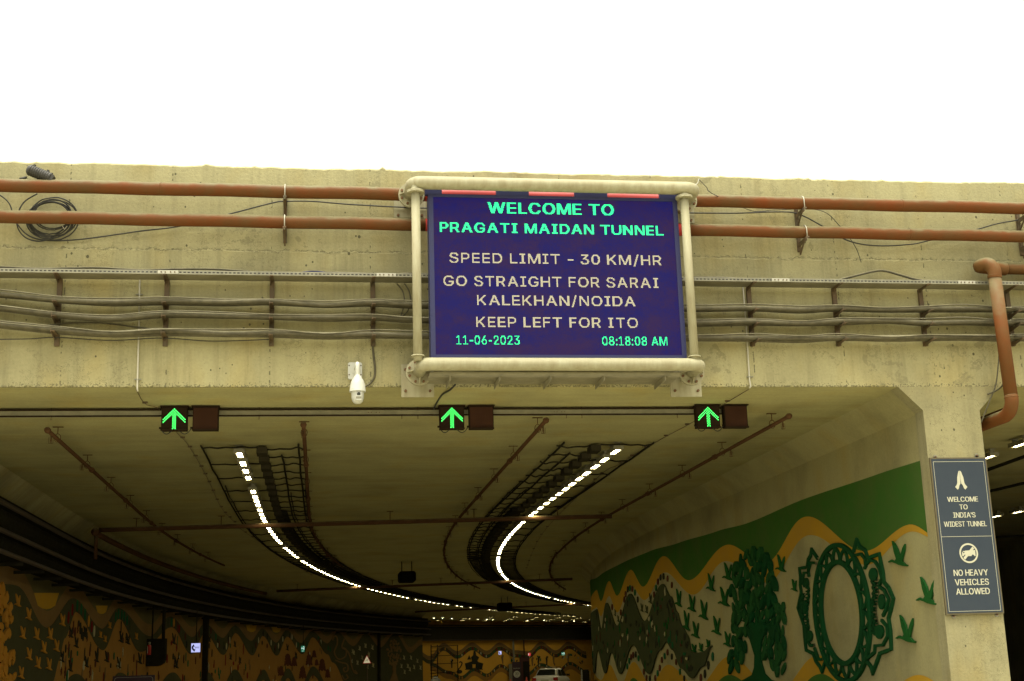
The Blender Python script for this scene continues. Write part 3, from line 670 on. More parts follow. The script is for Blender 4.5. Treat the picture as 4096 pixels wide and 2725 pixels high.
# support brackets and three cable bundles
BPX = [-180, 232, 664, 1087, 1492, 1905, 2330, 2660, 3003, 3346, 3692, 4040]
bund = {
 'top': [(-260, 1165), (0, 1180), (235, 1205), (450, 1214), (660, 1209), (900, 1213), (1085, 1212), (1300, 1222), (1490, 1216), (1700, 1224), (2300, 1228), (2760, 1236), (3003, 1236), (3200, 1243), (3346, 1238), (3520, 1243), (3692, 1240), (3850, 1238), (4040, 1243), (4300, 1247), (6600, 1300)],
 'middle': [(-260, 1205), (0, 1236), (235, 1264), (450, 1279), (660, 1263), (900, 1266), (1085, 1271), (1300, 1275), (1490, 1273), (1700, 1284), (2300, 1290), (2760, 1294), (3003, 1291), (3200, 1297), (3346, 1291), (3550, 1286), (3692, 1294), (3850, 1290), (4040, 1294), (4300, 1296), (6600, 1342)],
 'lower': [(-260, 1270), (0, 1300), (235, 1325), (450, 1338), (660, 1329), (900, 1337), (1085, 1338), (1300, 1345), (1490, 1340), (1700, 1346), (2300, 1350), (2760, 1353), (3003, 1355), (3200, 1358), (3346, 1353), (3550, 1358), (3692, 1354), (3850, 1352), (4040, 1353), (4300, 1355), (6600, 1392)]}
levels = {}
rj = random.Random(11)
for key, pts in bund.items():
    base = [P(x, y, -.21) for x, y in pts]
    levels[key] = base
    t = thing('cable_bundle', f'{key} of three sagging dusty cable bundles below the tray', 'cables', base[10], 'cable bundles on the beam')
    offs = [(-.095, -.005), (-.02, 0), (.055, .004), (.10, .02)] if key != 'lower' else [(-.085, .0), (.0, .012), (.07, .0)]
    for i, (oy, oz) in enumerate(offs):
        rr = (.037, .034, .036, .022)[i]
        pp = [b_ + Vector((0, oy + rj.uniform(-.014, .014), oz + rj.uniform(-.010, .010))) for b_ in base]
        MB().tube(smooth_path(pp, 5), rr, 8).build('cable', 'cable', t)
    # a thin cable riding along
    pp = [b_ + Vector((0, -.13 + rj.uniform(-.01, .01), .03 + rj.uniform(-.025, .02))) for b_ in base]
    MB().tube(smooth_path(pp, 5), .011, 6).build('thin_cable', 'cable', t)
def lev(key, x):
    b = levels[key]
    for i in range(len(b) - 1):
        if b[i].x <= x <= b[i + 1].x:
            return b[i].z + (b[i + 1].z - b[i].z) * (x - b[i].x) / (b[i + 1].x - b[i].x)
    return b[0].z if x < b[0].x else b[-1].z
ordn = ['beyond the left picture edge', 'leftmost in view', 'second from left', 'third from left', 'just left of the LED sign', 'hidden behind the LED sign left part', 'hidden behind the LED sign middle', 'hidden behind the LED sign right part', 'just right of the LED sign', 'second right of the LED sign', 'third right of the LED sign', 'beside the red downpipe']
for px, w in zip(BPX, ordn):
    if px in (-180, 1905, 2330, 2660): continue
    x = P(px, 1250, -.06).x
    zb = P(px, 1383, -.06).z; ztop = trayz(x) - .03
    t = thing('cable_bracket', f'dark steel cable bracket post with four arms, {w}', 'bracket', (x, 0, zb), 'cable support brackets on the beam')
    MB().box(x - .036, x + .036, -.055, -.003, zb, ztop).build('post', 'steel', t)
    for q in ('tray', 'top', 'middle', 'lower'):
        z = ztop - .014 if q == 'tray' else lev(q, x) - .052
        m_ = MB(); m_.add([(x - .03, -.055, z - .055), (x - .03, -.055, z + .012), (x - .03, -.40, z + .012), (x - .03, -.40, z - .012)] +
              [(x - .022, -.055, z - .055), (x - .022, -.055, z + .012), (x - .022, -.40, z + .012), (x - .022, -.40, z - .012)],
              [(0, 1, 2, 3), (4, 5, 6, 7), (0, 3, 7, 4), (2, 3, 7, 6), (1, 2, 6, 5), (0, 1, 5, 4)])
        m_.box(x - .022, x + .03, -.40, -.055, z + .004, z + .012)
        if q != 'tray': m_.box(x - .026, x - .02, -.405, -.397, z - .01, z + .055)
        m_.build('arm', 'steel', t)

# loose wires
def wire(name, label, pts, Y, r=.011, mat='black', cat='cable', k=8):
    return tag(MB().tube(smooth_path([P(*p[:2], p[2] if len(p) > 2 else Y) for p in pts], k), r, 6).build(name, mat), label, cat)
wire('loose_cable', 'black wire running from the coil past both red pipes to the LED sign', [(-60, 745), (30, 805), (60, 880), (110, 940), (190, 962), (330, 957), (560, 925), (720, 905), (920, 856), (1090, 812), (1140, 806), (1250, 806), (1400, 818), (1640, 831), (1720, 833)], -.06)
wire('loose_cable', 'black wire sagging along the wall right of the LED sign', [(2740, 852), (2950, 853), (3100, 848), (3190, 855), (3290, 905), (3390, 962), (3500, 983), (3640, 978), (3720, 962), (3900, 920), (4000, 893), (4120, 874)], -.06)
wire('loose_cable', 'thin grey wire trailing over the upper red pipe at the sign corner', [(2796, 718, -.9), (2825, 748, -.5), (2850, 775, -.45), (2990, 838, -.08), (3040, 846, -.06), (3110, 840, -.06), (3280, 842, -.06), (3360, 905, -.06), (3420, 985, -.06), (3445, 1050, -.06)], -.1, .006)
wire('loose_cable', 'thick cable arching above the tray at right', [(3340, 1124), (3420, 1104), (3500, 1085), (3545, 1085), (3610, 1103), (3690, 1122), (3860, 1127)], -.2, .02, 'cable')
wire('loose_cable', 'dark cable resting on the tray left of the display', [(-40, 1066), (150, 1074), (300, 1072), (410, 1072), (560, 1080), (700, 1077), (850, 1077), (1000, 1086)], -.22, .016, 'cable')
wire('loose_cable', 'dark cable bowing above the tray near the display', [(1180, 1094), (1290, 1089), (1400, 1092), (1560, 1098), (1640, 1093), (1720, 1098)], -.22, .014, 'cable')
wire('loose_cable', 'dark cable lying on the tray right of the display', [(2735, 1110), (2880, 1110), (3000, 1119), (3160, 1124), (3330, 1122), (3480, 1122)], -.22, .018, 'cable')
wire('loose_cable', 'bluish grey cable end resting on the tray left of the display', [(1196, 1092), (1250, 1086), (1300, 1090)], -.25, .012, 'bezel')
wire('loose_cable', 'thin wire hanging below the lower cable bundle at left', [(-40, 1358), (120, 1356), (230, 1350), (440, 1362), (650, 1353), (850, 1365), (1080, 1358)], -.12, .008)
wire('loose_cable', 'dark cable bowing between the two lower bundles at left', [(180, 1303), (300, 1291), (420, 1293), (540, 1308), (650, 1322)], -.1, .013, 'cable')
for pts in ([(1588, 1135), (1610, 1165), (1618, 1205), (1610, 1245), (1602, 1268)], [(1618, 1135), (1636, 1165), (1642, 1205), (1630, 1245), (1605, 1268)]):
    wire('loose_cable', 'inner curved cable behind the sign upright' if pts[0][0] < 1600 else 'outer curved cable behind the sign upright', pts, -.1, .012, 'cable')

# conduits
def conduit(pts, clips, label, Y=-.03):
    t = thing('white_conduit', label, 'conduit', P(*pts[-1], Y), 'thin white conduits on the beam')
    MB().tube([P(*p, Y) for p in pts], .013, 8).build('conduit_run', 'pvc', t)
    for c in clips:
        q = P(*c, Y); m_ = MB(); m_.box(q.x - .05, q.x + .05, Y - .012, Y + .02, q.z - .008, q.z + .008)
        m_.build('clip', 'galv', t)
conduit([(559, 1118), (556, 1300), (551, 1480), (549, 1552), (551, 1566)], [(557, 1178), (551, 1518)], 'thin white conduit on the beam left of the dome camera')
conduit([(2972, 1150), (2985, 1300), (2998, 1520), (3003, 1545), (2998, 1553)], [(3000, 1508)], 'thin white conduit on the beam right of the LED sign')

# coil of black cable and splice closure
cc = P(205, 868, -.12)
t = thing('cable_coil', 'coil of black cable hanging behind the red pipes at left', 'cable coil', cc - Vector((0, 0, .35)))
rk = random.Random(2)
for k in range(9):
    R_ = .255 + .012 * k; ox, oz = rk.uniform(-.035, .035), rk.uniform(-.03, .04) - .004 * k
    pth = [cc + Vector((ox + R_ * 1.05 * math.cos(a), rk.uniform(-.012, .012) + (k - 4) * .008, oz + R_ * .93 * math.sin(a))) for a in [2 * PI * i / 36 for i in range(36)]]
    MB().tube(pth, .0105, 6, closed=True).build('loop', 'black', t)
pth = [P(*p, -.1) for p in [(150, 775), (95, 810), (68, 870), (75, 920), (110, 955), (165, 965), (215, 945), (260, 910), (300, 875)]]
MB().tube(smooth_path(pth), .011, 6).build('loose_end', 'black', t)
MB().tube([P(250, 905, -.19), P(258, 918, -.19), P(268, 905, -.19)], .008, 5).build('tie', 'pvc', t)
a, b = P(108, 676, -.3), P(202, 714, -.3); d = (b - a).normalized()
t = thing('splice_closure', 'black ribbed splice closure lying on the upper red pipe', 'splice closure', (a + b) / 2 - Vector((0, 0, .08)))
n = 26; prof = []
L_ = (b - a).length
prof.append((.001, 0)); prof.append((.055, .008)); prof.append((.085, .04))
for i in range(9):
    h = .06 + i * (L_ - .08) / 9; prof += [(.090, h), (.090, h + .008), (.083, h + .012), (.083, h + (L_ - .08) / 9 - .004)]
prof += [(.09, L_), (.001, L_)]
MB().lathe(prof, a, d, 18).build('body', 'black', t)
m_ = MB(); m_.obox(b + d * .02, d * .03, Vector((0, .07, 0)), Vector((d.z, 0, -d.x)) * .05); m_.build('end_cap', 'black', t)
for o_ in (.08, .3):
    m_ = MB(); m_.obox(a + d * o_ + Vector((d.z, 0, -d.x)) * -.095, d * .016, Vector((0, .02, 0)), Vector((d.z, 0, -d.x)) * .014); m_.build('latch', 'black', t)
m_ = MB(); m_.tube([P(108, 710, -.3), P(78, 716, -.3)], .02, 8); m_.build('cable_gland', 'black', t)

# red downpipe at the right
t = thing('red_downpipe', 'thick red pipe dropping from the beam and bending into the right tunnel', 'pipe', P(4060, 1650, -.55))
YP = -.55
a0 = P(4200, 1078, -.2); a1 = P(3985, 1076, -.2)
def arc(c, u, v, r, a_, b_, n=7): return [c + u * r * math.cos(a_ + (b_ - a_) * i / n) + v * r * math.sin(a_ + (b_ - a_) * i / n) for i in range(n + 1)]
d0 = P(3978, 1105, YP); d1 = P(4045, 1590, YP)
ex, ez, ey = Vector((1, 0, 0)), Vector((0, 0, 1)), Vector((0, 1, 0))
MB().tube([a1 + ex * 12, a1 + ex * .12], .093, 18).build('wall_pipe', 'redpipe2', t)
k = Vector((d0.x, a1.y, a1.z))
pth = [a1 + ex * .14] + [a1 + ex * (.14 - .28 * i / 5) + ey * (-.06 * (i / 5) ** 2) for i in range(1, 6)]
top = d0.copy(); zc = a1.z
path = smooth_path([a1 + ex * .16, a1 + ex * .02 + ey * -.02, Vector((d0.x - .10, -.30, zc + .005)), Vector((d0.x - .05, -.48, zc - .01)), Vector((d0.x, YP, zc - .13)), d0 - ez * .04], 6)
MB().tube(path, .112, 18).build('upper_elbow', 'redpipe2', t)
MB().tube([d0 + ez * .02, d1], .107, 18).build('drop_pipe', 'redpipe2', t)
path = smooth_path([d1 + ez * .03, d1 - ez * .06, d1 - ez * .17 + ey * .06, d1 - ez * .25 + ey * .22, d1 - ez * .26 + ey * .6, d1 - ez * .26 + ey * 2.5], 6)
MB().tube(path, .109, 18).build('lower_elbow', 'redpipe2', t)
for c in (d0 - ez * .0, d1 - ez * .0):
    MB().tube([c + ez * .01, c + ez * .004, c - ez * .004, c - ez * .01], [.108, .116, .116, .108], 18, False).build('weld_ring', 'redpipe2', t)
wire('loose_cable', 'dark cable hanging beside the red downpipe', [(3998, 1400, -.1), (3985, 1530, -.05), (3960, 1600, -.03), (3925, 1690, .02)], -.05, .012, 'cable')
wire('loose_cable', 'dark cable looping below the beam corner to the downpipe', [(3950, 1578, -.02), (3990, 1560, -.1), (4012, 1538, -.3), (4020, 1500, -.35)], -.05, .014, 'cable')

# ================================================================== DOME CAMERA
pc = P(1420, 1485, -.05)
t = thing('dome_camera', 'white dome surveillance camera on wall arm under the beam', 'camera', P(1425, 1618, -.4))
m_ = MB(); w, h = .108, .132; rr = .02
cor = [(-w + rr, -h), (w - rr, -h), (w, -h + rr), (w, h - rr), (w - rr, h), (-w + rr, h), (-w, h - rr), (-w, -h + rr)]
m_.prism(cor, lambda u, v, d: Vector((pc.x + u, -d, pc.z + v)), .002, .085)
pl = m_.build('back_box', 'camwhite', t)
for u, v in ((-.09, .08), (-.09, -.065), (.09, .08), (.09, -.065)):
    MB().cyl((pc.x + u, -.086, pc.z + v), (pc.x + u, -.092, pc.z + v), .011, 10).build('screw', 'steel', pl)
MB().cyl((pc.x + .012, -.086, pc.z + .012), (pc.x + .012, -.10, pc.z + .012), .066, 24).build('flange', 'camwhite', t)
hx, hy = pc.x + .03, -.40
ztop = P(1428, 1500, hy).z
MB().tube(smooth_path([(pc.x + .012, -.09, pc.z + .03), (hx, -.22, pc.z + .06), (hx, -.34, pc.z + .05), (hx, hy, pc.z + .01), (hx, hy, ztop - .03)], 5), .034, 14).build('arm', 'camwhite', t)
zrim = P(1425, 1567, hy).z; zb = P(1425, 1617, hy).z
H_ = ztop - zrim
MB().lathe([(.033, H_ + .02), (.036, H_), (.055, H_ * .86), (.088, H_ * .68), (.112, H_ * .42), (.124, .0), (.126, -.006), (.116, -.008), (.1, 0)], (hx, hy, zrim), (0, 0, 1), 28).build('hood', 'camwhite', t)
Hd = zrim - zb
MB().lathe([(.100, .0), (.096, -.05), (.094, -Hd * .5), (.080, -Hd * .78), (.05, -Hd * .95), (.001, -Hd)], (hx, hy, zrim), (0, 0, 1), 28).build('dome', 'camwhite', t)
m_ = MB(); m_.box(hx - .03, hx + .055, hy - .103, hy - .05, zrim - Hd * .78, zrim - .02); eye = m_.build('eye_block', 'camwhite', t)
MB().cyl((hx + .014, hy - .103, zrim - .055), (hx + .014, hy - .112, zrim - .06), .028, 18).build('lens', 'glassdark', eye)
m_ = MB(); m_.box(hx - .028, hx + .053, hy - .108, hy - .10, zrim - .125, zrim - .095); m_.build('infrared_window', 'galv', eye)
m_ = MB(); text_on(m_, 'BOSCH', (hx - .07, hy - .106, zrim + .022), (.97, -.25, 0), (0, 0, 1), .034, .007, 0, 8); m_.build('brand_lettering', 'steel', t)
wire('camera_cable', 'pair of dark cables curving from the beam to the dome camera', [(1490, 1365), (1494, 1420), (1500, 1470), (1497, 1510), (1480, 1535), (1458, 1547, -.2)], -.03, .016, 'cable')
# ================================================================== LED SIGN
YS = -.95                                  # frame plane
frame = thing('sign_frame', 'cream tubular steel frame holding the LED display in front of the beam', 'sign frame', P(2240, 1500, YS))
tl, tr = P(1700, 734, YS), P(2760, 752, YS)
bl, br = P(1705, 1461, YS), P(2790, 1455, YS)
tz_ = (tl.z + tr.z) / 2; bz_ = (bl.z + br.z) / 2
ux0, ux1 = P(1667, 1100, YS).x, P(2757, 1100, YS).x
def elbow_pipe(z, x0, x1, r, name, back):
    pth = [(x0, back, z)] + [(x0, YS + .14, z)] + [Vector((x0 + .14, YS + .14, z)) + Vector((-math.cos(a), -math.sin(a), 0)) * .14 for a in [PI / 2 * i / 6 for i in range(1, 6)]] + [(x0 + .14, YS, z)]
    n = 24
    pth += [(x0 + .14 + (x1 - x0 - .28) * i / n, YS, z) for i in range(1, n)]
    pth += [(x1 - .14, YS, z)] + [Vector((x1 - .14, YS + .14, z)) + Vector((math.sin(a), -math.cos(a), 0)) * .14 for a in [PI / 2 * i / 6 for i in range(1, 6)]] + [(x1, YS + .14, z)] + [(x1, back, z)]
    MB().tube(pth, r, 20).build(name, 'white_pipe', frame)
fx0, fx1 = P(1672, 1461, YS).x, P(2822, 1455, YS).x
gx0, gx1 = P(1655, 735, YS).x, P(2775, 752, YS).x
elbow_pipe(tz_, gx0 - .02, gx1 + .02, .104, 'top_rail', -.40)
elbow_pipe(bz_, fx0 + .06, fx1 - .07, .099, 'bottom_rail', -.40)
for x in (ux0, ux1):
    MB().tube([(x, YS + .01, bz_ + .05), (x, YS + .01, tz_ - .05)], .068, 18).build('upright', 'white_pipe', frame)
    for z in (tz_ - .165, tz_ - .145, bz_ + .125):
        MB().cyl((x, YS + .01, z - .009), (x, YS + .01, z + .009), .135 if z > 7 else .10, 24).build('collar', 'white_pipe', frame)
# wall anchors: flange pairs with gussets and bolts, stub pipe, base plate
def anchor(x, z, low):
    for y in (-.40, -.365):
        MB().cyl((x, y - .014, z), (x, y + .014, z), .205, 32).build('flange', 'white_pipe', frame)
    for k in range(8):
        a = PI / 8 + k * PI / 4
        c = Vector((x + .163 * math.cos(a), -.425, z + .163 * math.sin(a)))
        MB().cyl(c + Vector((0, .012, 0)), c - Vector((0, .022, 0)), .021, 6).build('bolt', 'rust', frame)
        a = k * PI / 4
        if k % 2 == 0:
            u = Vector((math.cos(a), 0, math.sin(a))); w_ = Vector((-math.sin(a), 0, math.cos(a))) * .006
            m_ = MB(); o = Vector((x, 0, z))
            v = [o + u * .10 + Vector((0, -.414, 0)), o + u * .19 + Vector((0, -.414, 0)), o + u * .19 + Vector((0, -.43, 0)), o + u * .10 + Vector((0, -.55, 0))]
            m_.add([q + w_ for q in v] + [q - w_ for q in v], [(0, 1, 2, 3), (4, 5, 6, 7), (0, 1, 5, 4), (1, 2, 6, 5), (2, 3, 7, 6), (3, 0, 4, 7)])
            m_.build('gusset', 'white_pipe', frame)
    MB().cyl((x, -.36, z), (x, -.03, z), .10, 20).build('stub_pipe', 'white_pipe', frame)
    m_ = MB(); s_ = .255
    m_.box(x - s_, x + s_, -.035, -.004, z - s_ + (-.06 if low else 0), z + s_ * .8)
    pl = m_.build('base_plate', 'white_pipe', frame)
    for u in (-.19, .19):
        for v in (-.22, .12):
            MB().cyl((x + u, -.035, z + v), (x + u, -.075, z + v), .022, 6).build('bolt', 'rust', pl)
for x, z, low in ((gx0, tz_, 0), (gx1, tz_, 0), (fx0 + .06, bz_, 1), (fx1 - .07, bz_, 1)): anchor(x, z, low)
# service grating
t = thing('service_grating', 'narrow steel bar grating walkway below the LED display', 'grating', (3.9, -.5, bz_ - .2))
gxa, gxb = P(1712, 1500, -.5).x, P(2700, 1500, -.5).x
for k in range(15):
    y = -.84 + k * .045
    MB().box(gxa, gxb, y - .006, y + .006, bz_ - .145, bz_ - .10).build('bar', 'grate', t)
for px in (1795, 1990, 2190, 2400, 2640):
    x = P(px, 1500, -.5).x
    m_ = MB(); m_.box(x - .018, x - .008, -.86, -.17, bz_ - .23, bz_ - .147); m_.box(x - .008, x + .035, -.86, -.17, bz_ - .157, bz_ - .147)
    m_.build('bearer', 'grate', t)
# display cabinet
YD = -.80
c0, c1 = P(1708, 771, YD), P(2716, 798, YD); e0, e1 = P(1728, 1433, YD), P(2736, 1430, YD)
dx0, dx1 = (c0.x + e0.x) / 2, (c1.x + e1.x) / 2
dz1, dz0 = (c0.z + c1.z) / 2 - .01, (e0.z + e1.z) / 2 - .03
disp = thing('led_display', 'dark purple LED message board with green and yellow lettering', 'display', ((dx0 + dx1) / 2, YD, dz0))
m_ = MB(); m_.box(dx0, dx1, YD, YD + .26, dz0, dz1); m_.build('cabinet', 'bezel', disp)
m_ = MB(); bw = .075
for (xa, xb, za, zb_) in ((dx0, dx0 + bw, dz0, dz1), (dx1 - bw, dx1, dz0, dz1), (dx0 + bw, dx1 - bw, dz1 - .05, dz1), (dx0 + bw, dx1 - bw, dz0, dz0 + .07)):
    m_.box(xa, xb, YD - .022, YD - .002, za, zb_)
m_.build('bezel', 'bezel', disp)
face = MB().add([(dx0 + bw, YD - .006, dz0 + .07), (dx1 - bw, YD - .006, dz0 + .07), (dx1 - bw, YD - .006, dz1 - .05), (dx0 + bw, YD - .006, dz1 - .05)], [(0, 1, 2, 3)]).build('led_face', 'display', disp)
for (pa, pb) in ((1700, 1768), (1986, 2116), (2300, 2430), (2640, 2720)):
    xa, xb = P(pa, 770, YD).x, P(pb, 770, YD).x
    m_ = MB(); m_.box(xa, xb, YD + .02, YD + .10, dz1, tz_ - .02); m_.build('hanger', 'bezel', disp)
PITCH_ = .01135
def raster(text, bold, rows, cols):
    """light up the dots of an LED grid that lie inside the letters"""
    it, tw = layout(text, 23, True); lit = set()
    for ch, x0, a in it:
        e0, e1 = ext(ch, True)
        i0, i1 = int((x0 - 6) / tw * cols), int((x0 + e1 - e0 + 6) / tw * cols) + 1
        lo = -3 if ch == '/' else 0
        I, Jv = np.meshgrid(np.arange(i0, i1 + 1), np.arange(lo, rows + (2 if ch == '/' else 0)))
        X = (I + .5) / cols * tw - x0 + a; Y = (Jv + .5) / rows * CAPH
        ins = bold_inside(ch, X, Y, -bold if ch == 'I' else bold)
        for q in zip(I[ins], Jv[ins]): lit.add((int(q[0]), int(q[1])))
    return lit
LINES = [('WELCOME TO', (1952.6, 831), (2453, 840), 48.5, 5.0, 'led_green'), ('PRAGATI MAIDAN TUNNEL', (1759, 909), (2651, 922.5), 42.5, 3.8, 'led_green'),
         ('SPEED LIMIT - 30 KM/HR', (1798, 1032), (2645, 1041), 43, 1.6, 'led_white'), ('GO STRAIGHT FOR SARAI', (1774, 1125), (2633, 1130.5), 43.5, 1.6, 'led_white'),
         ('KALEKHAN/NOIDA', (1908.5, 1202), (2540.6, 1204.5), 42.5, 1.6, 'led_white'), ('KEEP LEFT FOR ITO', (1905, 1289.5), (2551, 1290.5), 43, 1.6, 'led_white'),
         ('11-06-2023', (1825, 1360), (2078.6, 1361), 36.5, 1.6, 'led_green'), ('08:18:08 AM', (2409, 1364), (2669, 1365), 37, 1.6, 'led_green')]
yl = YD - .010
for text, A_, B_, cap, bold, mat in LINES:
    a, b = P(*A_, yl), P(*B_, yl); zc = (a.z + b.z) / 2
    capm = cap / F_PX * 19.9
    lit = raster(text, bold, max(8, round(capm / PITCH_)), round((b.x - a.x) / PITCH_))
    rows = max(8, round(capm / PITCH_)); cols = round((b.x - a.x) / PITCH_)
    m_ = MB(); q = .0040
    for i, j in lit:
        x = a.x + (i + .5) * (b.x - a.x) / cols; z = zc + ((j + .5) / rows - .5) * capm
        m_.add([(x - q, yl, z - q), (x + q, yl, z - q), (x + q, yl, z + q), (x - q, yl, z + q)], [(0, 1, 2, 3)])
    o = m_.build('message_line', mat, disp); o['label'] = 'lit dot lettering reading ' + text.lower()
# zip tie
t = tag(MB().tube(smooth_path([P(2776, 772, YS), P(2780, 745, YS - .05), P(2792, 730, YS - .05), P(2796, 715, YS - .05), P(2792, 728, YS - .05)], 4), .006, 5).build('zip_tie', 'camwhite'), 'tiny white zip tie end at the top right corner of the sign frame', 'zip tie')

# ================================================================== PILLAR SIGN
YB_ = -.045
sg = thing('pillar_sign', 'tall navy sign board with white lettering and icons on the pillar', 'sign', (10.3, YB_, 1.9))
q0, q1, q2, q3 = P(3720, 1834, YB_), P(3943, 1827, YB_), P(4017, 2450, YB_), P(3785, 2464, YB_)
sx0, sx1 = (q0.x + q3.x) / 2, (q1.x + q2.x) / 2; sz1, sz0 = (q0.z + q1.z) / 2, (q2.z + q3.z) / 2
m_ = MB(); m_.box(sx0, sx1, YB_, -.008, sz0, sz1); m_.build('board', 'signedge', sg)
e = .022
m_ = MB(); m_.box(sx0 + e, sx1 - e, YB_ - .004, YB_ - .0005, sz0 + e, sz1 - e); m_.build('face_sheet', 'navy', sg)
YL = YB_ - .007
def sp(px, py): return P(px, py, YL)
bx0 = (sp(3730, 1848).x + sp(3799, 2450).x) / 2; bx1 = (sp(3932, 1843).x + sp(4006, 2439).x) / 2
bz1 = sp(3830, 1846).z; bz0 = sp(3900, 2445).z; bm_ = sp(3868, 2146).z; w_ = .006
m_ = MB()
for r_ in ((bx0, bx1, bz1 - w_, bz1), (bx0, bx1, bz0, bz0 + w_), (bx0, bx0 + w_, bz0 + w_, bz1 - w_), (bx1 - w_, bx1, bz0 + w_, bz1 - w_), (bx0 + w_, bx1 - w_, bm_ - w_ / 2, bm_ + w_ / 2)):
    m_.box(r_[0], r_[1], YL, YL + .002, r_[2], r_[3])
m_.build('border_line', 'signwhite', sg)
S_ = 20.4 / F_PX
xc = (bx0 + bx1) / 2
for text, py, wpx, cap in (('WELCOME', 1997, 136, 20.5), ('TO', 2028, 36, 20.5), ("INDIA'S", 2060, 98, 21.5), ('WIDEST TUNNEL', 2096, 189, 21.5), ('NO HEAVY', 2291, 150, 25), ('VEHICLES', 2329, 148, 25), ('ALLOWED', 2366, 147, 25)):
    z = sp(3866, py).z
    m_ = MB(); text_on(m_, text, (xc, YL, z), (1, 0, 0), (0, 0, 1), wpx * S_, cap * S_, 3.2); m_.build('lettering', 'signwhite', sg)
def icon(polys, c, sc, name):
    m_ = MB()
    for pl in polys: m_.prism(pl, lambda u, v, d: Vector((c.x + u * sc, YL - d, c.z + v * sc)), 0, .002)
    return m_.build(name, 'signwhite', sg)
hand = [(-.06, 1.0), (-.02, .95), (-.02, .1), (-.06, -.35), (-.28, -.55), (-.42, -.85), (-.62, -1.0), (-1.0, -.72), (-.72, -.5), (-.58, -.3), (-.5, .3), (-.22, .9)]
icon([[(u * .34, v * .5) for u, v in hand], [(-u * .34, v * .5) for u, v in hand]], Vector((xc, 0, sp(3850, 1921).z)), 80 * S_, 'folded_hands_icon')
cz = sp(3876, 2213).z; R_ = 41 * S_
m_ = MB(); n = 40
ro = [(R_ * math.cos(2 * PI * i / n), R_ * math.sin(2 * PI * i / n)) for i in range(n)]
for i in range(n):
    a, b = ro[i], ro[(i + 1) % n]; k_ = .83
    m_.add([(xc + a[0], YL - .002, cz + a[1]), (xc + b[0], YL - .002, cz + b[1]), (xc + b[0] * k_, YL - .002, cz + b[1] * k_), (xc + a[0] * k_, YL - .002, cz + a[1] * k_)], [(0, 1, 2, 3)])
m_.build('prohibition_ring', 'signwhite', sg)
truck = [(-.72, -.30), (-.72, .10), (-.62, .10), (-.62, .22), (-.35, .22), (-.35, .26), (.72, .30), (.72, -.30)]
icon([truck], Vector((xc, 0, cz)), R_, 'truck_icon')
m_ = MB()
for u in (-.42, .42): m_.cyl((xc + u * R_, YL - .004, cz - .30 * R_), (xc + u * R_, YL - .0025, cz - .30 * R_), .15 * R_, 14)
m_.box(xc - .60 * R_, xc - .46 * R_, YL - .004, YL - .0025, cz + .02 * R_, cz + .13 * R_); m_.build('truck_cutout', 'navy', sg)
icon([[(-.64, -.46), (-.46, -.64), (.64, .46), (.46, .64)]], Vector((xc, -.001, cz)), R_, 'slash_bar').location.y -= .003
for px, py, s_ in ((3742, 1828, 1), (3908, 1822, 1), (3816, 2466, -1), (3989, 2459, -1)):
    c = P(px, py, -.02); m_ = MB()
    m_.lathe([(.001, 0), (.034, 0), (.034, .008), (.001, .008)], (c.x, -.004, c.z), (0, -1, 0), 14, False); m_.box(c.x - .034, c.x + .034, -.012, -.004, c.z - (.05 if s_ > 0 else 0), c.z + (0 if s_ > 0 else .05))
    m_.build('fixing_lug', 'galv', sg)
    MB().cyl((c.x, -.012, c.z), (c.x, -.028, c.z), .013, 8).build('bolt', 'rust', sg)

# ================================================================== LANE SIGNALS
YR = 1.62
ra, rb = PZ(0, 1660, 5.47), PZ(2600, 1640, 5.47)
t = thing('ceiling_cable_channel', 'slim grey cable channel crossing the ceiling behind the lane signals', 'cable channel', (3, 1.75, 5.4))
m_ = MB(); m_.box(-6.3, 6.9, 1.62, 1.80, 5.475, 5.545); m_.build('channel', 'galv', t)
m_ = MB(); m_.box(-6.3, 6.9, 1.612, 1.632, 5.452, 5.474); m_.build('lower_lip', 'cab', t)
m_ = MB(); m_.box(-6.3, 6.9, 1.60, 1.615, 5.548, 5.575); m_.build('gap_shade_strip', 'cab', t)  # dark strip colours in the shade of the gap above the channel
for x in (1.35, 1.62, 4.15, 4.42, -4.3, -1.0, 6.1):
    m_ = MB(); m_.cyl((x, 1.64, 5.40), (x, 1.64, 5.598), .007, 6); m_.build('hanger_rod', 'steel', t)
for px in (1497, 2242):
    x = PZ(px, 1645, 5.5).x
    for k in (-.09, -.04, .04, .09): MB().cyl((x + k, 1.619, 5.51), (x + k, 1.61, 5.51), .009, 6).build('bolt', 'steel', t)
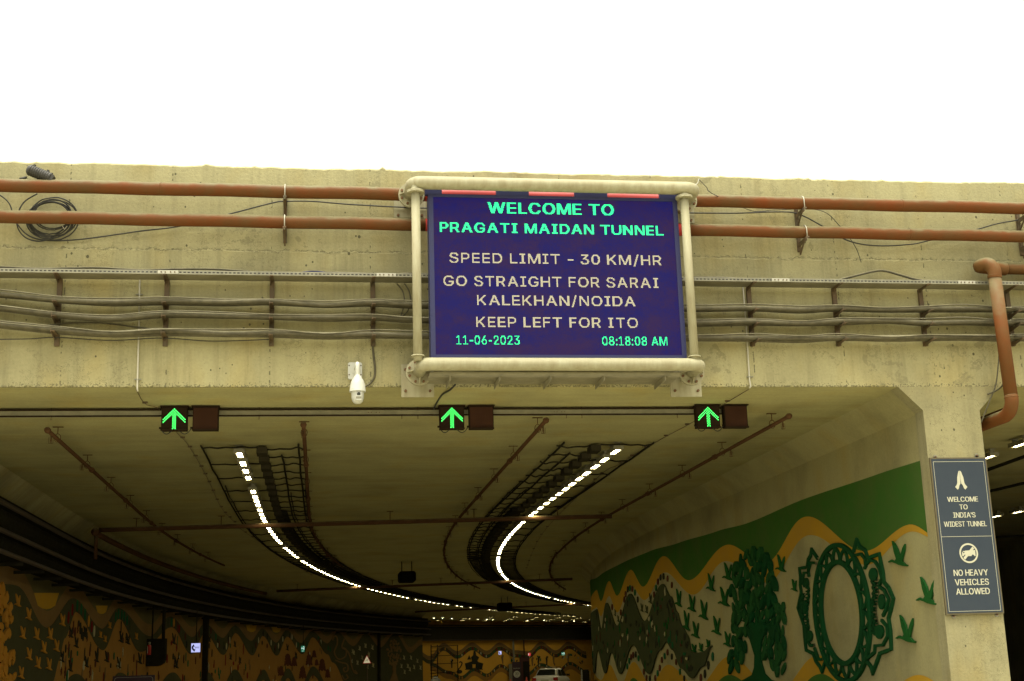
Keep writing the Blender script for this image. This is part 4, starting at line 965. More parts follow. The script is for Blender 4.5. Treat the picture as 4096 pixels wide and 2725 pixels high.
def signal(px0, label):
    c = P(px0, 1675, 1.45)
    t = thing('lane_signal', label, 'traffic signal', (c.x, 1.45, 5.2), 'lane signals under the tunnel ceiling')
    z1, z0 = 5.575, 5.195; hw = .205
    for k, dx in enumerate((0, .495)):
        x = c.x + dx; cabm = 'cab'
        m_ = MB(); m_.box(x - hw, x + hw, 1.45, 1.60, z0, z1)
        cab = m_.build('cabinet', 'cab', t)
        MB().box(x - hw - .02, x + hw + .02, 1.40, 1.60, z1 + .001, z1 + .014).build('hood', 'cab', cab); MB().box(x - hw - .002, x + hw + .002, 1.40, 1.449, z0 - .012, z0 + .012).build('sill', 'cab', cab)
        m_ = MB(); m_.box(x - hw + .015, x + hw - .015, 1.440, 1.449, z0 + .02, z1 - .015); m_.build('lens_panel', 'cab' if k == 0 else 'cabred', cab)
        MB().cyl((x - hw - .005, 1.5, z0 + .045), (x - hw - .035, 1.5, z0 + .045), .017, 8).build('gland', 'cab', cab)
    m_ = MB(); pt = .0213
    for cc_ in range(-8, 9):
        for r_ in range(0, 18):
            on = (abs(cc_) <= 1 and 4 <= r_ <= 16) or (0 <= r_ - abs(cc_) <= 3 and abs(cc_) <= 8)
            if not on: continue
            if (cc_ + r_) % 2: continue
            X = c.x + cc_ * pt; Z = z1 - .035 - r_ * pt; q = .0076
            m_.add([(X + q * math.cos(PI / 4 * i), 1.4385, Z + q * math.sin(PI / 4 * i)) for i in range(8)], [tuple(range(8))])
    m_.build('arrow_dots', 'led_arrow', t)
    for x_, w0, w1 in ((c.x - .22, -.0, .18), (c.x + .08, .0, .195)):
        pth = [Vector((x_ + w1 * u, 1.5, z0 - .0 - (.075 * math.sin(PI * u)) + (.04 * (1 - u) if x_ < c.x else .04 * u))) for u in [i / 8 for i in range(9)]]
        MB().tube(pth, .008, 5).build('cable_loop', 'black', t)
signal(697, 'leftmost lane signal with lit green arrow beside a blank box')
signal(1808, 'middle lane signal with lit green arrow below the LED display')
signal(2833, 'rightmost lane signal with lit green arrow, nearest the pillar')
wire('loose_cable', 'dark cable dropping from the grating to the middle lane signal', [(1822, 1538, -.1), (1800, 1560, .05), (1768, 1580, .6), (1745, 1615, 1.3), (1735, 1638, 1.6)], 0, .016, 'black')
# ================================================================== TUNNEL CEILING SERVICES
def along(x, z, s0, s1, st=1.5, wob=0.0, rn_=random.Random(1)):
    return [tun(x + rn_.uniform(-wob, wob), s, z + rn_.uniform(-wob, wob) * .4) for s in srange(s0, s1, st)]
def sprinkler(x, segs, label):
    t = thing('sprinkler_pipe', label, 'pipe', tun(x, segs[0][0], 5.3), 'sprinkler pipes on the tunnel ceiling')
    for s0, s1, z in segs:
        MB().tube(along(x, z, s0, s1, 1.0), .036, 8).build('pipe_run', 'brownpipe', t)
        MB().lathe([(.001, -.02), (.05, -.015), (.056, .03), (.05, .075), (.042, .08)], tun(x, s0, z), tdir(s0), 10).build('end_cap', 'brownpipe', t)
        s = s0 + .9
        while s < s1 - .5:
            p = tun(x, s, z); m_ = MB()
            m_.cyl(p + Vector((0, 0, .10)), Vector((p.x, p.y, SOFFIT - .002)), .008, 6)
            m_.box(p.x - .09, p.x + .09, p.y - .02, p.y + .02, SOFFIT - .014, SOFFIT - .003)
            m_.tube([p + Vector((.055 * math.cos(a), 0, .075 * math.sin(a) + .02)) for a in [2 * PI * i / 10 for i in range(10)]], .007, 5, closed=True)
            m_.build('hanger', 'brownpipe', t)
            q = tun(x, s - .55 if s - .55 > s0 + .05 else s0 + .05, z - .055); m_ = MB()
            m_.cyl(q + Vector((0, 0, .03)), q - Vector((0, 0, .08)), .012, 6)
            for a in (0, PI / 2):
                u = Vector((math.cos(a), math.sin(a), 0)) * .034
                m_.tube([q + u + Vector((0, 0, -.01)), q + u - Vector((0, 0, .11)), q - u - Vector((0, 0, .11)), q - u + Vector((0, 0, -.01))], .005, 4)
            m_.build('sprinkler_head', 'brownpipe', t)
            s += 3.05
        for s in srange(s0 + 4.5, s1, 6)[:-1]:
            MB().tube([tun(x, s - .06, z), tun(x, s + .06, z)], .056, 8).build('coupling', 'brownpipe', t)
sprinkler(-4.5, [(2.4, 31, 5.38)], 'leftmost sprinkler pipe on the tunnel ceiling')
sprinkler(-.28, [(2.0, 33, 5.38)], 'second sprinkler pipe from the left, beside the left lamp row')
sprinkler(3.81, [(1.7, 29.5, 5.38), (31, 52, 5.42)], 'third sprinkler pipe from the left, between the lamp rows')
sprinkler(8.02, [(1.4, 29, 5.38), (30, 56, 5.42)], 'rightmost sprinkler pipe, nearest the green mural wall')
def cross_main(s, xa, xb, r, label):
    t = thing('cross_pipe', label, 'pipe', tun(xa, s, 5.2), 'thick cross pipes on the tunnel ceiling')
    n = 14
    MB().tube([tun(xa + (xb - xa) * i / n, s - .10 * i, 5.30) for i in range(n + 1)], r * .85, 10).build('pipe_run', 'brownpipe', t)
    for k in range(6):
        i = 1 + k * 2.3; p = tun(xa + (xb - xa) * i / n, s - .10 * i, 5.30); m_ = MB()
        m_.cyl(p, Vector((p.x, p.y, SOFFIT - .002)), .012, 6); m_.box(p.x - .09, p.x + .09, p.y - .03, p.y + .03, SOFFIT - .014, SOFFIT - .003)
        m_.build('hanger', 'brownpipe', t)
cross_main(17.3, -6.0, 8.0, .075, 'nearest thick dark red pipe crossing the ceiling')
cross_main(46, -5.5, 9.0, .075, 'second thick dark red pipe crossing the ceiling')
cross_main(74, -5.5, 9.0, .075, 'farthest thick dark red pipe crossing the ceiling')
t = thing('feeder_pipe', 'dark red feeder pipe running along the left haunch into the dark', 'pipe', tun(-6.05, 17.3, 5.0))
MB().tube(along(-6.05, 5.2, 17.0, 46, 1.2), .08, 10).build('pipe_run', 'brownpipe', t)
MB().tube([tun(-6.05, 17.2, 5.2), tun(-6.05, 17.2, 4.5)], .05, 8).build('drop', 'brownpipe', t)
MB().lathe([(.001, -.1), (.1, -.05), (.11, .05), (.001, .1)], tun(-6.05, 17.0, 5.22), (0, 1, 0), 10).build('valve', 'brownpipe', t)

# tunnel lamps
ZL = 5.44
def lamp_proto():
    t = thing('tunnel_lamp', '', 'lamp', (0, 0, 0), 'ceiling lamps in two curving rows')
    m_ = MB(); m_.box(-.105, .105, -.32, .32, -.15, -.085); m_.build('housing', 'galv', t)
    m_ = MB()
    for a in ((-.105, -.058, -.32, .32), (.058, .105, -.32, .32), (-.058, .058, -.32, -.285), (-.058, .058, .285, .32)): m_.box(a[0], a[1], a[2], a[3], -.168, -.151)
    m_.build('bezel', 'grate', t)
    m_ = MB()
    for i in range(4):
        for k in (-1, 1):
            y = -.213 + i * .142; x = k * .027
            m_.add([(x - .019, y - .052, -.156), (x + .019, y - .052, -.156), (x + .019, y + .052, -.156), (x - .019, y + .052, -.156)], [(0, 1, 2, 3)])
    m_.build('lens', 'lamp', t)
    for y in (-.22, .22):
        m_ = MB(); m_.box(-.05, .05, y - .012, y + .012, -.084, -.001); m_.box(-.08, .08, y - .06, y + .06, -.008, -.001); m_.build('bracket', 'galv', t)
    return t
lampP = lamp_proto(); used = False
rl = random.Random(9)
nth = ['nearest', 'second', 'third', 'fourth', 'fifth', 'sixth', 'seventh', 'eighth', 'ninth', 'tenth', 'eleventh', 'twelfth']
SL = [5.55, 6.65, 7.65, 8.65, 10.9, 11.85, 12.65, 13.45, 14.5, 15.4, 16.3, 17.1]
def lamps(x, side, ss):
    global used
    ss = [s for i, s in enumerate(ss) if i <= 14 or rl.random() >= .045]
    for i, s in enumerate(ss):
        p = tun(x, s, SOFFIT - .003); th = max(0, (s - S0) / RL)
        if i < 12: lb = f'{nth[i]} lit lamp of the {side} row on the tunnel ceiling'
        else: cnt_ = i + 1; sf = 'th' if 10 < cnt_ % 100 < 14 else {1: 'st', 2: 'nd', 3: 'rd'}.get(cnt_ % 10, 'th'); lb = f'{cnt_}{sf} lamp from the tunnel mouth in the {side} ceiling row' + (', in the bend' if s < 45 else ', far end')
        if not used:
            lampP.location = p; lampP['label'] = lb; lampP.rotation_euler = (0, 0, -th); used = True
        else: dup(lampP, p, lb, -th)
ssl = SL + [17.9 + .92 * k for k in range(30)] + [45.6 + 1.1 * k for k in range(50)]
ssr = [5.5, 6.55, 7.5, 8.5, 9.3, 10.2, 11.05, 11.95, 12.9, 13.85, 14.85, 15.9] + [16.8 + .92 * k for k in range(31)] + [45.4 + 1.1 * k for k in range(38)]
lamps(-1.53, 'left', ssl); lamps(5.85, 'right', ssr)

# sooty conduit grids beside the lamps
def grid(x, sg_, label, send):
    t = thing('conduit_grid', label, 'conduit grid', tun(x, 5.2, 5.4), 'sooty conduit grids beside the lamp rows')
    rg = random.Random(4 + int(sg_))
    z = 5.545
    for dx, s0 in ((-.70 * sg_, 5.1), (.78 * sg_, 6.3), (1.12 * sg_, 5.0)):
        MB().tube(along(x + dx, z, s0, send, 1.0, .012, rg), .021, 6).build('rail', 'soot', t)
        MB().tube(along(x + dx + .07 * sg_, z - .01, s0 + 5.5, send, 1.0, .02, rg), .014, 5).build('rail', 'soot', t)
    s = 5.2; k = 0
    while s < 34:
        bx = x + .42 * sg_
        if True:
            m_ = MB(); p = tun(bx, s + .35, 5.50); d = tdir(s); w_ = Vector((d.y, -d.x, 0))
            m_.obox(p, w_ * .10, d * .22, Vector((0, 0, .06))); m_.build('junction_box', 'sootbox', t)
        rpts = [tun(bx + (.10 + i * .115) * sg_, s + .2 + rg.uniform(-.05, .05), z + rg.uniform(-.035, .01)) for i in range(7)]
        MB().tube(smooth_path(rpts, 3), .017, 6).build('rung', 'soot', t)
        if k % 2 == 0:
            rpts = [tun(x - (.70 - i * .15) * sg_, s + .02 + rg.uniform(-.03, .03), z + rg.uniform(-.03, .005)) for i in range(8)]
            MB().tube(smooth_path(rpts, 3), .017, 6).build('rung', 'soot', t)
        s += 1.02; k += 1
    m_ = MB(); s = 16.0                         # deeper in, the boxes and conduits crowd together
    while s < send:
        d = tdir(s); w_ = Vector((d.y, -d.x, 0))
        m_.obox(tun(x + .50 * sg_, s, 5.51), w_ * .16, d * .28, Vector((0, 0, .05))); s += .75
        if s > 30:
            m_.tube([tun(x + .3 * sg_, s, z), tun(x + 1.12 * sg_, s, z - .02)], .024, 5)
            m_.tube([tun(x - .05 * sg_, s, z), tun(x - .7 * sg_, s, z - .02)], .02, 5)
    stuff(m_.build('crowded_boxes', 'soot', t))
grid(-1.53, 1, 'sooty conduit grid along the left lamp row', 92)
grid(5.85, -1, 'sooty conduit grid along the right lamp row', 80)

# heat-detector wires with clips
def det(pts, s_tail, label):
    t = thing('detector_wire', label, 'wire', pts[0], 'thin detector wires on the tunnel ceiling')
    path = smooth_path(pts, 6)
    MB().tube(path, .007, 5).build('wire_run', 'steel', t)
    L = 0
    for a, b in zip(path, path[1:]):
        L += (b - a).length
        if L > .95:
            L = 0; m_ = MB(); m_.box(b.x - .04, b.x + .04, b.y - .012, b.y + .012, b.z + .004, SOFFIT - .002); m_.build('clip', 'steel', t)
zc = 5.565
det([Vector((PZ(551, 1568, zc).x, .05, zc))] + [PZ(px, py, zc) for px, py in ((580, 1615), (640, 1640), (702, 1725), (745, 1770), (790, 1840), (838, 1930), (885, 2030), (940, 2090), (1010, 2150))] + [tun(-2.55, 40, zc)], 0, 'thin clipped wire along the ceiling left of the left lamp row')
det([Vector((PZ(2998, 1556, zc).x, .05, zc))] + [PZ(px, py, zc) for px, py in ((2890, 1620), (2770, 1690), (2640, 1760), (2480, 1855), (2380, 1920))] + [tun(7.0, 24, zc), tun(7.0, 40, zc)], 0, 'thin clipped wire along the ceiling right of the right lamp row')

# dark box units hung from the ceiling
def ceiling_box(px, py, w, h, label):
    p = PZ(px, py, 5.02); t = thing('ceiling_box', label, 'box unit', (p.x, p.y, 4.7), 'dark box units under the tunnel ceiling')
    r = .10; cor = []
    for cx_, cz_, a0 in ((w / 2 - r, h / 2 - r, 0), (-w / 2 + r, h / 2 - r, 90), (-w / 2 + r, -h / 2 + r, 180), (w / 2 - r, -h / 2 + r, 270)):
        cor += [(cx_ + r * math.cos(math.radians(a0 + i * 30)), cz_ + r * math.sin(math.radians(a0 + i * 30))) for i in range(4)]
    MB().prism(cor, lambda u, v, d: Vector((p.x + u, p.y + d, 4.98 + v)), 0, .9).build('casing', 'soot', t)
    for k in (-.2, .2): MB().cyl((p.x + k, p.y + .4, 5.15), (p.x + k, p.y + .4, SOFFIT - .002), .02, 6).build('rod', 'soot', t)
ceiling_box(1630, 2302, .68, .42, 'nearer dark rounded box hanging from the tunnel ceiling')
ceiling_box(2022, 2424, .85, .5, 'farther dark rounded box hanging from the tunnel ceiling')

# cable ladders along the outer wall: shaded undersides and lit tops coloured in as dark panels, paler lips
t = thing('cable_ladder', 'black three-tier cable ladder along the left tunnel wall', 'cable ladder', tun(-6.5, 10, 3.9))
lipz = []
for py in (2004, 2118, 2203):
    lipz.append(hit(0, py, -6.25)[1])
ztop = hit(0, 1984, -6.45)[1]
sl0 = 2.0
for k, z in enumerate(lipz):
    MB().tube(along(-6.25, z, sl0, s_end, 1.2), .052, 8).build('lip', 'lip' if k < 3 else 'soot', t)
    m_ = MB(); m_.sheet([[tun(-6.25, s, z - .01), tun(-6.88, s, z - .01)] for s in srange(sl0, s_end, 1.5)]); m_.build('rack_floor', 'soot', t)
for k in range(3):
    z1 = ztop if k == 0 else lipz[k - 1] - .03
    z0 = lipz[k]
    m_ = MB(); m_.sheet([[tun(-6.44 + .03 * math.sin(j * 2.1), s, z1 + (z0 - z1) * j / 4) for j in range(5)] for s in srange(sl0, s_end, 1.2)]); m_.build('dark_panel', 'soot', t)
s = 5.0
while s < s_end:
    p = tun(-6.55, s, lipz[2] - .10); d = tdir(s); w_ = Vector((d.y, -d.x, 0))
    m_ = MB(); m_.obox(p - w_ * .02, w_ * .34, d * .03, Vector((0, 0, .035))); m_.build('bracket_arm', 'soot', t)
    s += 2.2
# far service band above the ochre wall
t = thing('far_cable_ladder', 'black cable ladder band above the distant ochre wall', 'cable ladder', fmap(9, 4.2, .3))
zt, zb = fhit(2000, 2508)[1], fhit(2000, 2558)[1]
m_ = MB(); 
for d_, za, zb_ in ((.6, zb, zt),): 
    m_.add([fmap(u, z, d) for u in (-30, 40) for z in (za, zb_) for d in (.02, d_)], [(0, 1, 3, 2), (4, 6, 7, 5), (0, 4, 5, 1), (2, 3, 7, 6), (1, 5, 7, 3)])
m_.build('dark_panel', 'soot', t)
MB().tube([fmap(-30, zb - .06, .6), fmap(40, zb - .06, .6)], .06, 6).build('lip', 'lip', t)
MB().tube([fmap(-30, zt + .1, .6), fmap(40, zt + .1, .6)], .05, 6).build('lip', 'soot', t)
# lamps of the joining tunnel, far behind
lampF = []
for px, py in [(1735, 2474), (1770, 2474), (1806, 2475), (1878, 2477), (1911, 2478), (1946, 2479), (1971, 2480), (2110, 2483), (2176, 2483), (2252, 2485), (2296, 2486), (1727, 2490), (1770, 2490), (1824, 2492), (1864, 2492), (1903, 2493), (1940, 2494), (1977, 2493), (2013, 2493), (2104, 2495), (2142, 2496), (2219, 2497)]:
    p = PZ(px, py, 5.42)
    dup(lampP, Vector((p.x, p.y, SOFFIT - .003)), 'tiny distant lamp on the far ceiling above the ochre wall', -.3)

for k in range(24):  # extra wall-wash lamps, put in to brighten the far wall
    p = fmap(-1 + (k % 8) * 2.9, 0, 3.0 + (k // 8) * 3); dup(lampP, Vector((p.x, p.y, SOFFIT - .003)), 'added distant lamp brightening the far ochre wall', math.atan2(FN.x, -FN.y) + PI)
# ================================================================== RIGHT TUNNEL
t = thing('right_sprinkler_pipe', 'dark sprinkler pipe on the ceiling of the right tunnel', 'pipe', (11.6, 3, 5.3))
p = PZ(4018, 1640, 5.4)
MB().tube([p, p + Vector((0, 1.4, 0)), p + Vector((0, 30, 0))], .042, 8).build('pipe_run', 'brownpipe', t)
for k, (px, py) in enumerate([(4082, 1778), (3950, 1829), (4070, 2048), (3982, 2065), (4150, 1740)]):
    p = PZ(px, py, 5.45); dup(lampP, Vector((p.x, p.y, SOFFIT - .003)), ['lit lamp at the right picture edge in the right tunnel', 'lit lamp just right of the pillar above the blue sign', 'lit lamp low in the right tunnel near the picture edge', 'lit lamp low in the right tunnel beside the blue sign', 'lamp of the right tunnel beyond the picture edge'][k], 0)
for k, (a, b) in enumerate([((4130, 1815), (3950, 1880)), ((4130, 1925), (3960, 1965)), ((4130, 2140), (3980, 2150))]):
    pa, pb = PZ(*a, 5.4), PZ(*b, 5.4)
    tag(MB().tube([pa + (pa - pb) * .5, pb + (pb - pa) * 1.5], .04, 6).build('ceiling_conduit', 'soot'), ['upper', 'middle', 'lower'][k] + ' dark conduit on the right tunnel ceiling', 'conduit')

# ================================================================== RIGHT MURAL
def rw(px, py): return hit(px, py, RW)
def rmap(s, z, d): return tun(RW - d, s, z)
def lw_(px, py): return hit(px, py, LW)
def lmap(s, z, d): return tun(LW + d, s, z)
def curve(pxs, hf, lim=None):
    pts = sorted(hf(*p) for p in pxs)
    def f(s):
        if s <= pts[0][0]: return pts[0][1]
        for (a, za), (b, zb) in zip(pts, pts[1:]):
            if s <= b:
                t_ = (s - a) / max(b - a, 1e-6); return za + (zb - za) * (1 - math.cos(PI * t_)) / 2
        return pts[-1][1]
    return f, pts[0][0], pts[-1][0]
def band(mb, mapf, s0, s1, zt, zb, off, back=None, st=.12):
    ss = srange(s0, s1, st)
    top = [mapf(s, zt(s), off) for s in ss]; bot = [mapf(s, min(zb(s), zt(s) - .002), off) for s in ss]
    mb.sheet([top, bot])
    if back is not None:
        tb = [mapf(s, zt(s), back) for s in ss]; bb = [mapf(s, min(zb(s), zt(s) - .002), back) for s in ss]
        mb.sheet([tb, top]); mb.sheet([bot, bb]); mb.add([top[0], bot[0], bb[0], tb[0]], [(0, 1, 2, 3)]); mb.add([top[-1], bot[-1], bb[-1], tb[-1]], [(0, 1, 2, 3)])
    return mb
SR1 = 62.0
G_top, _, _ = curve([(3728, 1827), (3510, 1898), (3230, 1992), (2990, 2093), (2870, 2125), (2720, 2170), (2600, 2205), (2500, 2247), (2400, 2302), (2352, 2330)], rw)
Y_top, _, _ = curve([(3775, 2155), (3634, 2099), (3474, 2203), (3216, 2069), (3070, 2250), (2903, 2181), (2761, 2321), (2651, 2226), (2575, 2347), (2522, 2280), (2470, 2383), (2436, 2325), (2405, 2405), (2386, 2360), (2365, 2440), (2352, 2400)], rw)
Y_low, _, _ = curve([(3775, 2163), (3640, 2128), (3480, 2258), (3229, 2143), (3075, 2330), (2895, 2247), (2779, 2378), (2656, 2291), (2581, 2400), (2522, 2343), (2470, 2450), (2436, 2385), (2405, 2465), (2386, 2430), (2352, 2450)], rw)
L_top, _, _ = curve([(3790, 2745), (3677, 2700), (3500, 2800), (3272, 2622), (3110, 2770), (2920, 2625), (2790, 2745), (2674, 2659), (2603, 2735), (2535, 2648), (2485, 2735), (2440, 2660), (2405, 2720), (2352, 2690)], rw)
L_grn, _, _ = curve([(3790, 2800), (3677, 2780), (3500, 2860), (3285, 2696), (3110, 2840), (2920, 2700), (2790, 2800), (2674, 2730), (2603, 2790), (2535, 2712), (2485, 2790), (2440, 2725), (2352, 2760)], rw)
band(MB(), rmap, .31, SR1, G_top, Y_top, .004).build('green_band', 'g_top', divw)
band(MB(), rmap, .31, SR1, Y_top, Y_low, .005).build('yellow_band', 'yel', divw)
band(MB(), rmap, .31, SR1, L_top, L_grn, .004).build('lower_yellow_band', 'yel', divw)
band(MB(), rmap, .31, SR1, L_grn, lambda s: .2, .005).build('lower_green_band', 'g_top', divw)
# dark wave relief
W_t = [(2851, 2582), (2817, 2608), (2790, 2612), (2769, 2605), (2756, 2541), (2730, 2502), (2713, 2450), (2687, 2386), (2655, 2336), (2582, 2485), (2524, 2375), (2472, 2504), (2429, 2412), (2408, 2519), (2390, 2437), (2362, 2536), (2350, 2459)]
W_b = [(2851, 2588), (2817, 2666), (2774, 2713), (2730, 2674), (2696, 2601), (2670, 2569), (2644, 2601), (2601, 2696), (2537, 2580), (2485, 2696), (2450, 2610), (2425, 2694), (2395, 2601), (2382, 2691), (2365, 2620), (2350, 2691)]
wt, ws0, ws1 = curve(W_t, rw); wb, _, _ = curve(W_b, rw)
wave = thing('wave_relief', 'olive wave relief studded with chips left of the green tree', 'relief', rmap((ws0 + ws1) / 2, 1.5, 0))
band(MB(), rmap, ws0, min(ws1, SR1), wt, wb, .05, .002).build('wave_panel', 'g_wave', wave)
def pxprism(mb, poly, hf, mapf, d0, d1): return mb.prism([hf(*p) for p in poly], mapf, d0, d1)
def ell(cx_, cy_, rx, ry, n=10, rot=0): 
    return [(cx_ + rx * math.cos(2 * PI * i / n) * math.cos(rot) - ry * math.sin(2 * PI * i / n) * math.sin(rot), cy_ + rx * math.cos(2 * PI * i / n) * math.sin(rot) + ry * math.sin(2 * PI * i / n) * math.cos(rot)) for i in range(n)]
c1 = lambda x, y: (2300 + x / 2.3233, 2050 + y / 2.3233)
for x, y in [(800, 605), (828, 595), (865, 615), (905, 675), (775, 645), (757, 700), (740, 765), (495, 715), (515, 705), (537, 710), (562, 745), (588, 810), (475, 760), (462, 810), (350, 880), (430, 930), (865, 1300), (905, 1340), (945, 1390), (838, 1335), (812, 1370), (792, 1445), (772, 1495), (545, 1325), (570, 1320), (595, 1355), (525, 1345), (508, 1380), (490, 1430), (645, 1480), (670, 1540), (700, 1545), (750, 1540), (1285, 1340), (1245, 1420), (1213, 1500), (1175, 1540), (1020, 1545), (980, 1480)]:
    big = 1.4 if x > 1150 else 1
    q = c1(x, y); pxprism(MB(), ell(q[0], q[1], 3.0 * big, 13 * big), rw, rmap, .006, .03).build('oval_chip', random.choice(['maroon', 'darkchip', 'darkchip', 'maroon', 'greenchip']), wave)
rc = random.Random(21); k = 0
while k < 150:
    px = rc.uniform(2352, 2790); py = rc.uniform(2345, 2710); s, z = rw(px, py)
    if not (wb(s) + .12 < z < wt(s) - .12): continue
    k += 1; wd = rc.uniform(1.2, 3.4) * (px - 2250) / 400; ht = rc.uniform(9, 26); ln = rc.uniform(-3, 3)
    poly = rc.choice([ell(px, py, wd, ht * .6, 8), [(px - wd, py - ht * .3), (px + ln, py - ht), (px + wd, py + ht * .4), (px - ln * .4, py + ht * .7)], [(px - wd * 1.8, py), (px - wd, py - ht * .7), (px, py - ht * .1), (px + wd, py - ht * .8), (px + wd * 1.5, py), (px + wd * .2, py + ht * .5)]])
    pxprism(MB(), poly, rw, rmap, .052, .065).build('shard', rc.choice(['darkchip', 'darkchip', 'g_wave', 'maroon', 'palechip', 'g_bird', 'darkchip', 'greenchip']), wave)
# birds
BIRD = [(0, 195), (30, 175), (60, 192), (75, 165), (55, 105), (35, 0), (60, 25), (90, 85), (102, 135), (120, 115), (135, 65), (155, 28), (152, 85), (135, 155), (128, 190), (160, 220), (178, 225), (175, 238), (145, 235), (100, 225), (70, 210), (30, 195), (5, 203)]
def bird(box, name_label, mat, hf, mapf, group, parent=None, d=(.012, .045)):
    x0, x1, y0, y1 = box
    m_ = MB(); pxprism(m_, [(x0 + u / 178 * (x1 - x0), y0 + v / 240 * (y1 - y0)) for u, v in BIRD], hf, mapf, *d)
    o = m_.build('bird_relief' if parent is None else 'bird', mat, parent)
    if parent is None: tag(o, name_label, 'bird relief', group)
    return o
def cb1(x0, x1, y0, y1): a, b = c1(x0, y0), c1(x1, y1); return (a[0], b[0], a[1], b[1])
c2 = lambda x, y: (3100 + x / 2.3233, 2050 + y / 2.3233)
def cb2(x0, x1, y0, y1): a, b = c2(x0, y0), c2(x1, y1); return (a[0], b[0], a[1], b[1])
GB = 'green bird reliefs on the mural wall'
for bx, lb in ((cb2(1070, 1248, 265, 503), 'topmost large green bird relief near the pillar'), (cb2(1330, 1525, 598, 862), 'large green bird relief closest to the pillar edge'), (cb2(1140, 1322, 952, 1215), 'lowest large green bird relief right of the medallion'),
               (cb1(1875, 1970, 390, 555), 'green bird relief above and left of the medallion'), (cb1(2020, 2075, 620, 735), 'smallest green bird relief between tree and medallion')):
    bird(bx, lb, 'g_bird', rw, rmap, GB)
for bx, lb in (((1380, 1475, 465, 635), 'topmost green bird relief left of the tree'), ((1230, 1310, 565, 735), 'second highest green bird relief left of the tree'), ((1340, 1445, 690, 875), 'green bird relief just left of the tree crown middle'),
               ((940, 1000, 710, 880), 'green bird relief closest to the big wave crest'), ((1055, 1130, 760, 925), 'green bird relief second right of the wave crest'), ((1160, 1245, 810, 1000), 'green bird relief with wings straight up mid flock'),
               ((1010, 1075, 910, 1100), 'green bird relief just above the wave slope'), ((1090, 1165, 1010, 1170), 'green bird relief low over the wave slope'), ((1280, 1365, 960, 1140), 'green bird relief low in the middle of the flock'), ((1390, 1460, 1105, 1250), 'lowest green bird relief left of the tree'),
               ((1085, 1140, 1220, 1300), 'left of three perched birds on the wave tip'), ((1155, 1200, 1210, 1295), 'middle of three perched birds on the wave tip'), ((1225, 1268, 1178, 1262), 'right of three perched birds on the wave tip')):
    bird(cb1(*bx), lb, 'g_bird', rw, rmap, GB)
for bx in ((690, 720, 750, 850), (612, 640, 845, 925), (655, 685, 860, 940), (370, 385, 900, 965), (398, 414, 955, 1020)):
    bird(cb1(*bx), '', 'g_wave', rw, rmap, None, wave, (.01, .03))
# tree
tree = thing('tree_relief', 'dark green leafy tree relief on the mural wall', 'tree relief', rmap(rw(3030, 2725)[0], .5, 0))
tp = [c1(*q) for q in [(1600, 1100), (1640, 1180), (1685, 1330), (1682, 1440), (1660, 1510), (1590, 1550), (1480, 1600), (1480, 1680), (1960, 1680), (1960, 1600), (1830, 1555), (1775, 1500), (1745, 1400), (1735, 1290), (1745, 1200), (1790, 1080), (1740, 1000), (1700, 1060), (1650, 1000)]]
pxprism(MB(), tp, rw, rmap, .004, .05).build('trunk', 'g_dark', tree)
for pth in ([(1690, 1150), (1640, 1000), (1560, 850), (1540, 700)], [(1700, 1120), (1700, 900), (1690, 600), (1680, 420)], [(1720, 1130), (1790, 980), (1830, 820), (1820, 650)], [(1650, 1050), (1540, 1000), (1500, 1100)], [(1740, 1060), (1850, 1000), (1900, 960)]):
    m_ = MB(); pp = smooth_path([Vector((*c1(*q), 0)) for q in pth], 4)
    L_ = [(p.x - 4, p.y) for p in pp] + [(p.x + 4, p.y) for p in reversed(pp)]
    pxprism(m_, L_, rw, rmap, .004, .045).build('branch', 'g_dark', tree)
def incrown(x, y):
    if ((x - 1680) / 215) ** 2 + ((y - 780) / 420) ** 2 < 1 and y < 1130: return not (1660 < x < 1780 and y > 1060)
    if 1460 < x < 1640 and 1050 < y < 1450: return rt.random() < .5 and x < 1600 + (1250 - y) * .3
    if 1750 < x < 1960 and 850 < y < 1480: return x > 1760 + max(0, y - 1250) * .5
    return False
rt = random.Random(31); k = 0; tries = 0; done = []
while k < 165 and tries < 20000:
    tries += 1; x = rt.uniform(1430, 1970); y = rt.uniform(330, 1480)
    if not incrown(x, y) or any(abs(x - a) < 29 and abs(y - b) < 82 for a, b in done): continue
    done.append((x, y)); k += 1
    a = rt.uniform(-.28, .28); w_ = rt.uniform(12, 18); h_ = rt.uniform(54, 80)
    sh = [(0, -1), (.65, -.6), (.95, -.1), (.8, .45), (.15, 1), (-.35, .85), (-.95, .35), (-.85, -.35), (-.4, -.8)]
    poly = [c1(x + (u * w_ * math.cos(a) - v * h_ * math.sin(a)), y + (u * w_ * math.sin(a) + v * h_ * math.cos(a))) for u, v in sh]
    o = rt.uniform(.03, .11)
    pxprism(MB(), poly, rw, rmap, .01, o).build('leaf', rt.choice(['g_dark', 'g_dark2']), tree)
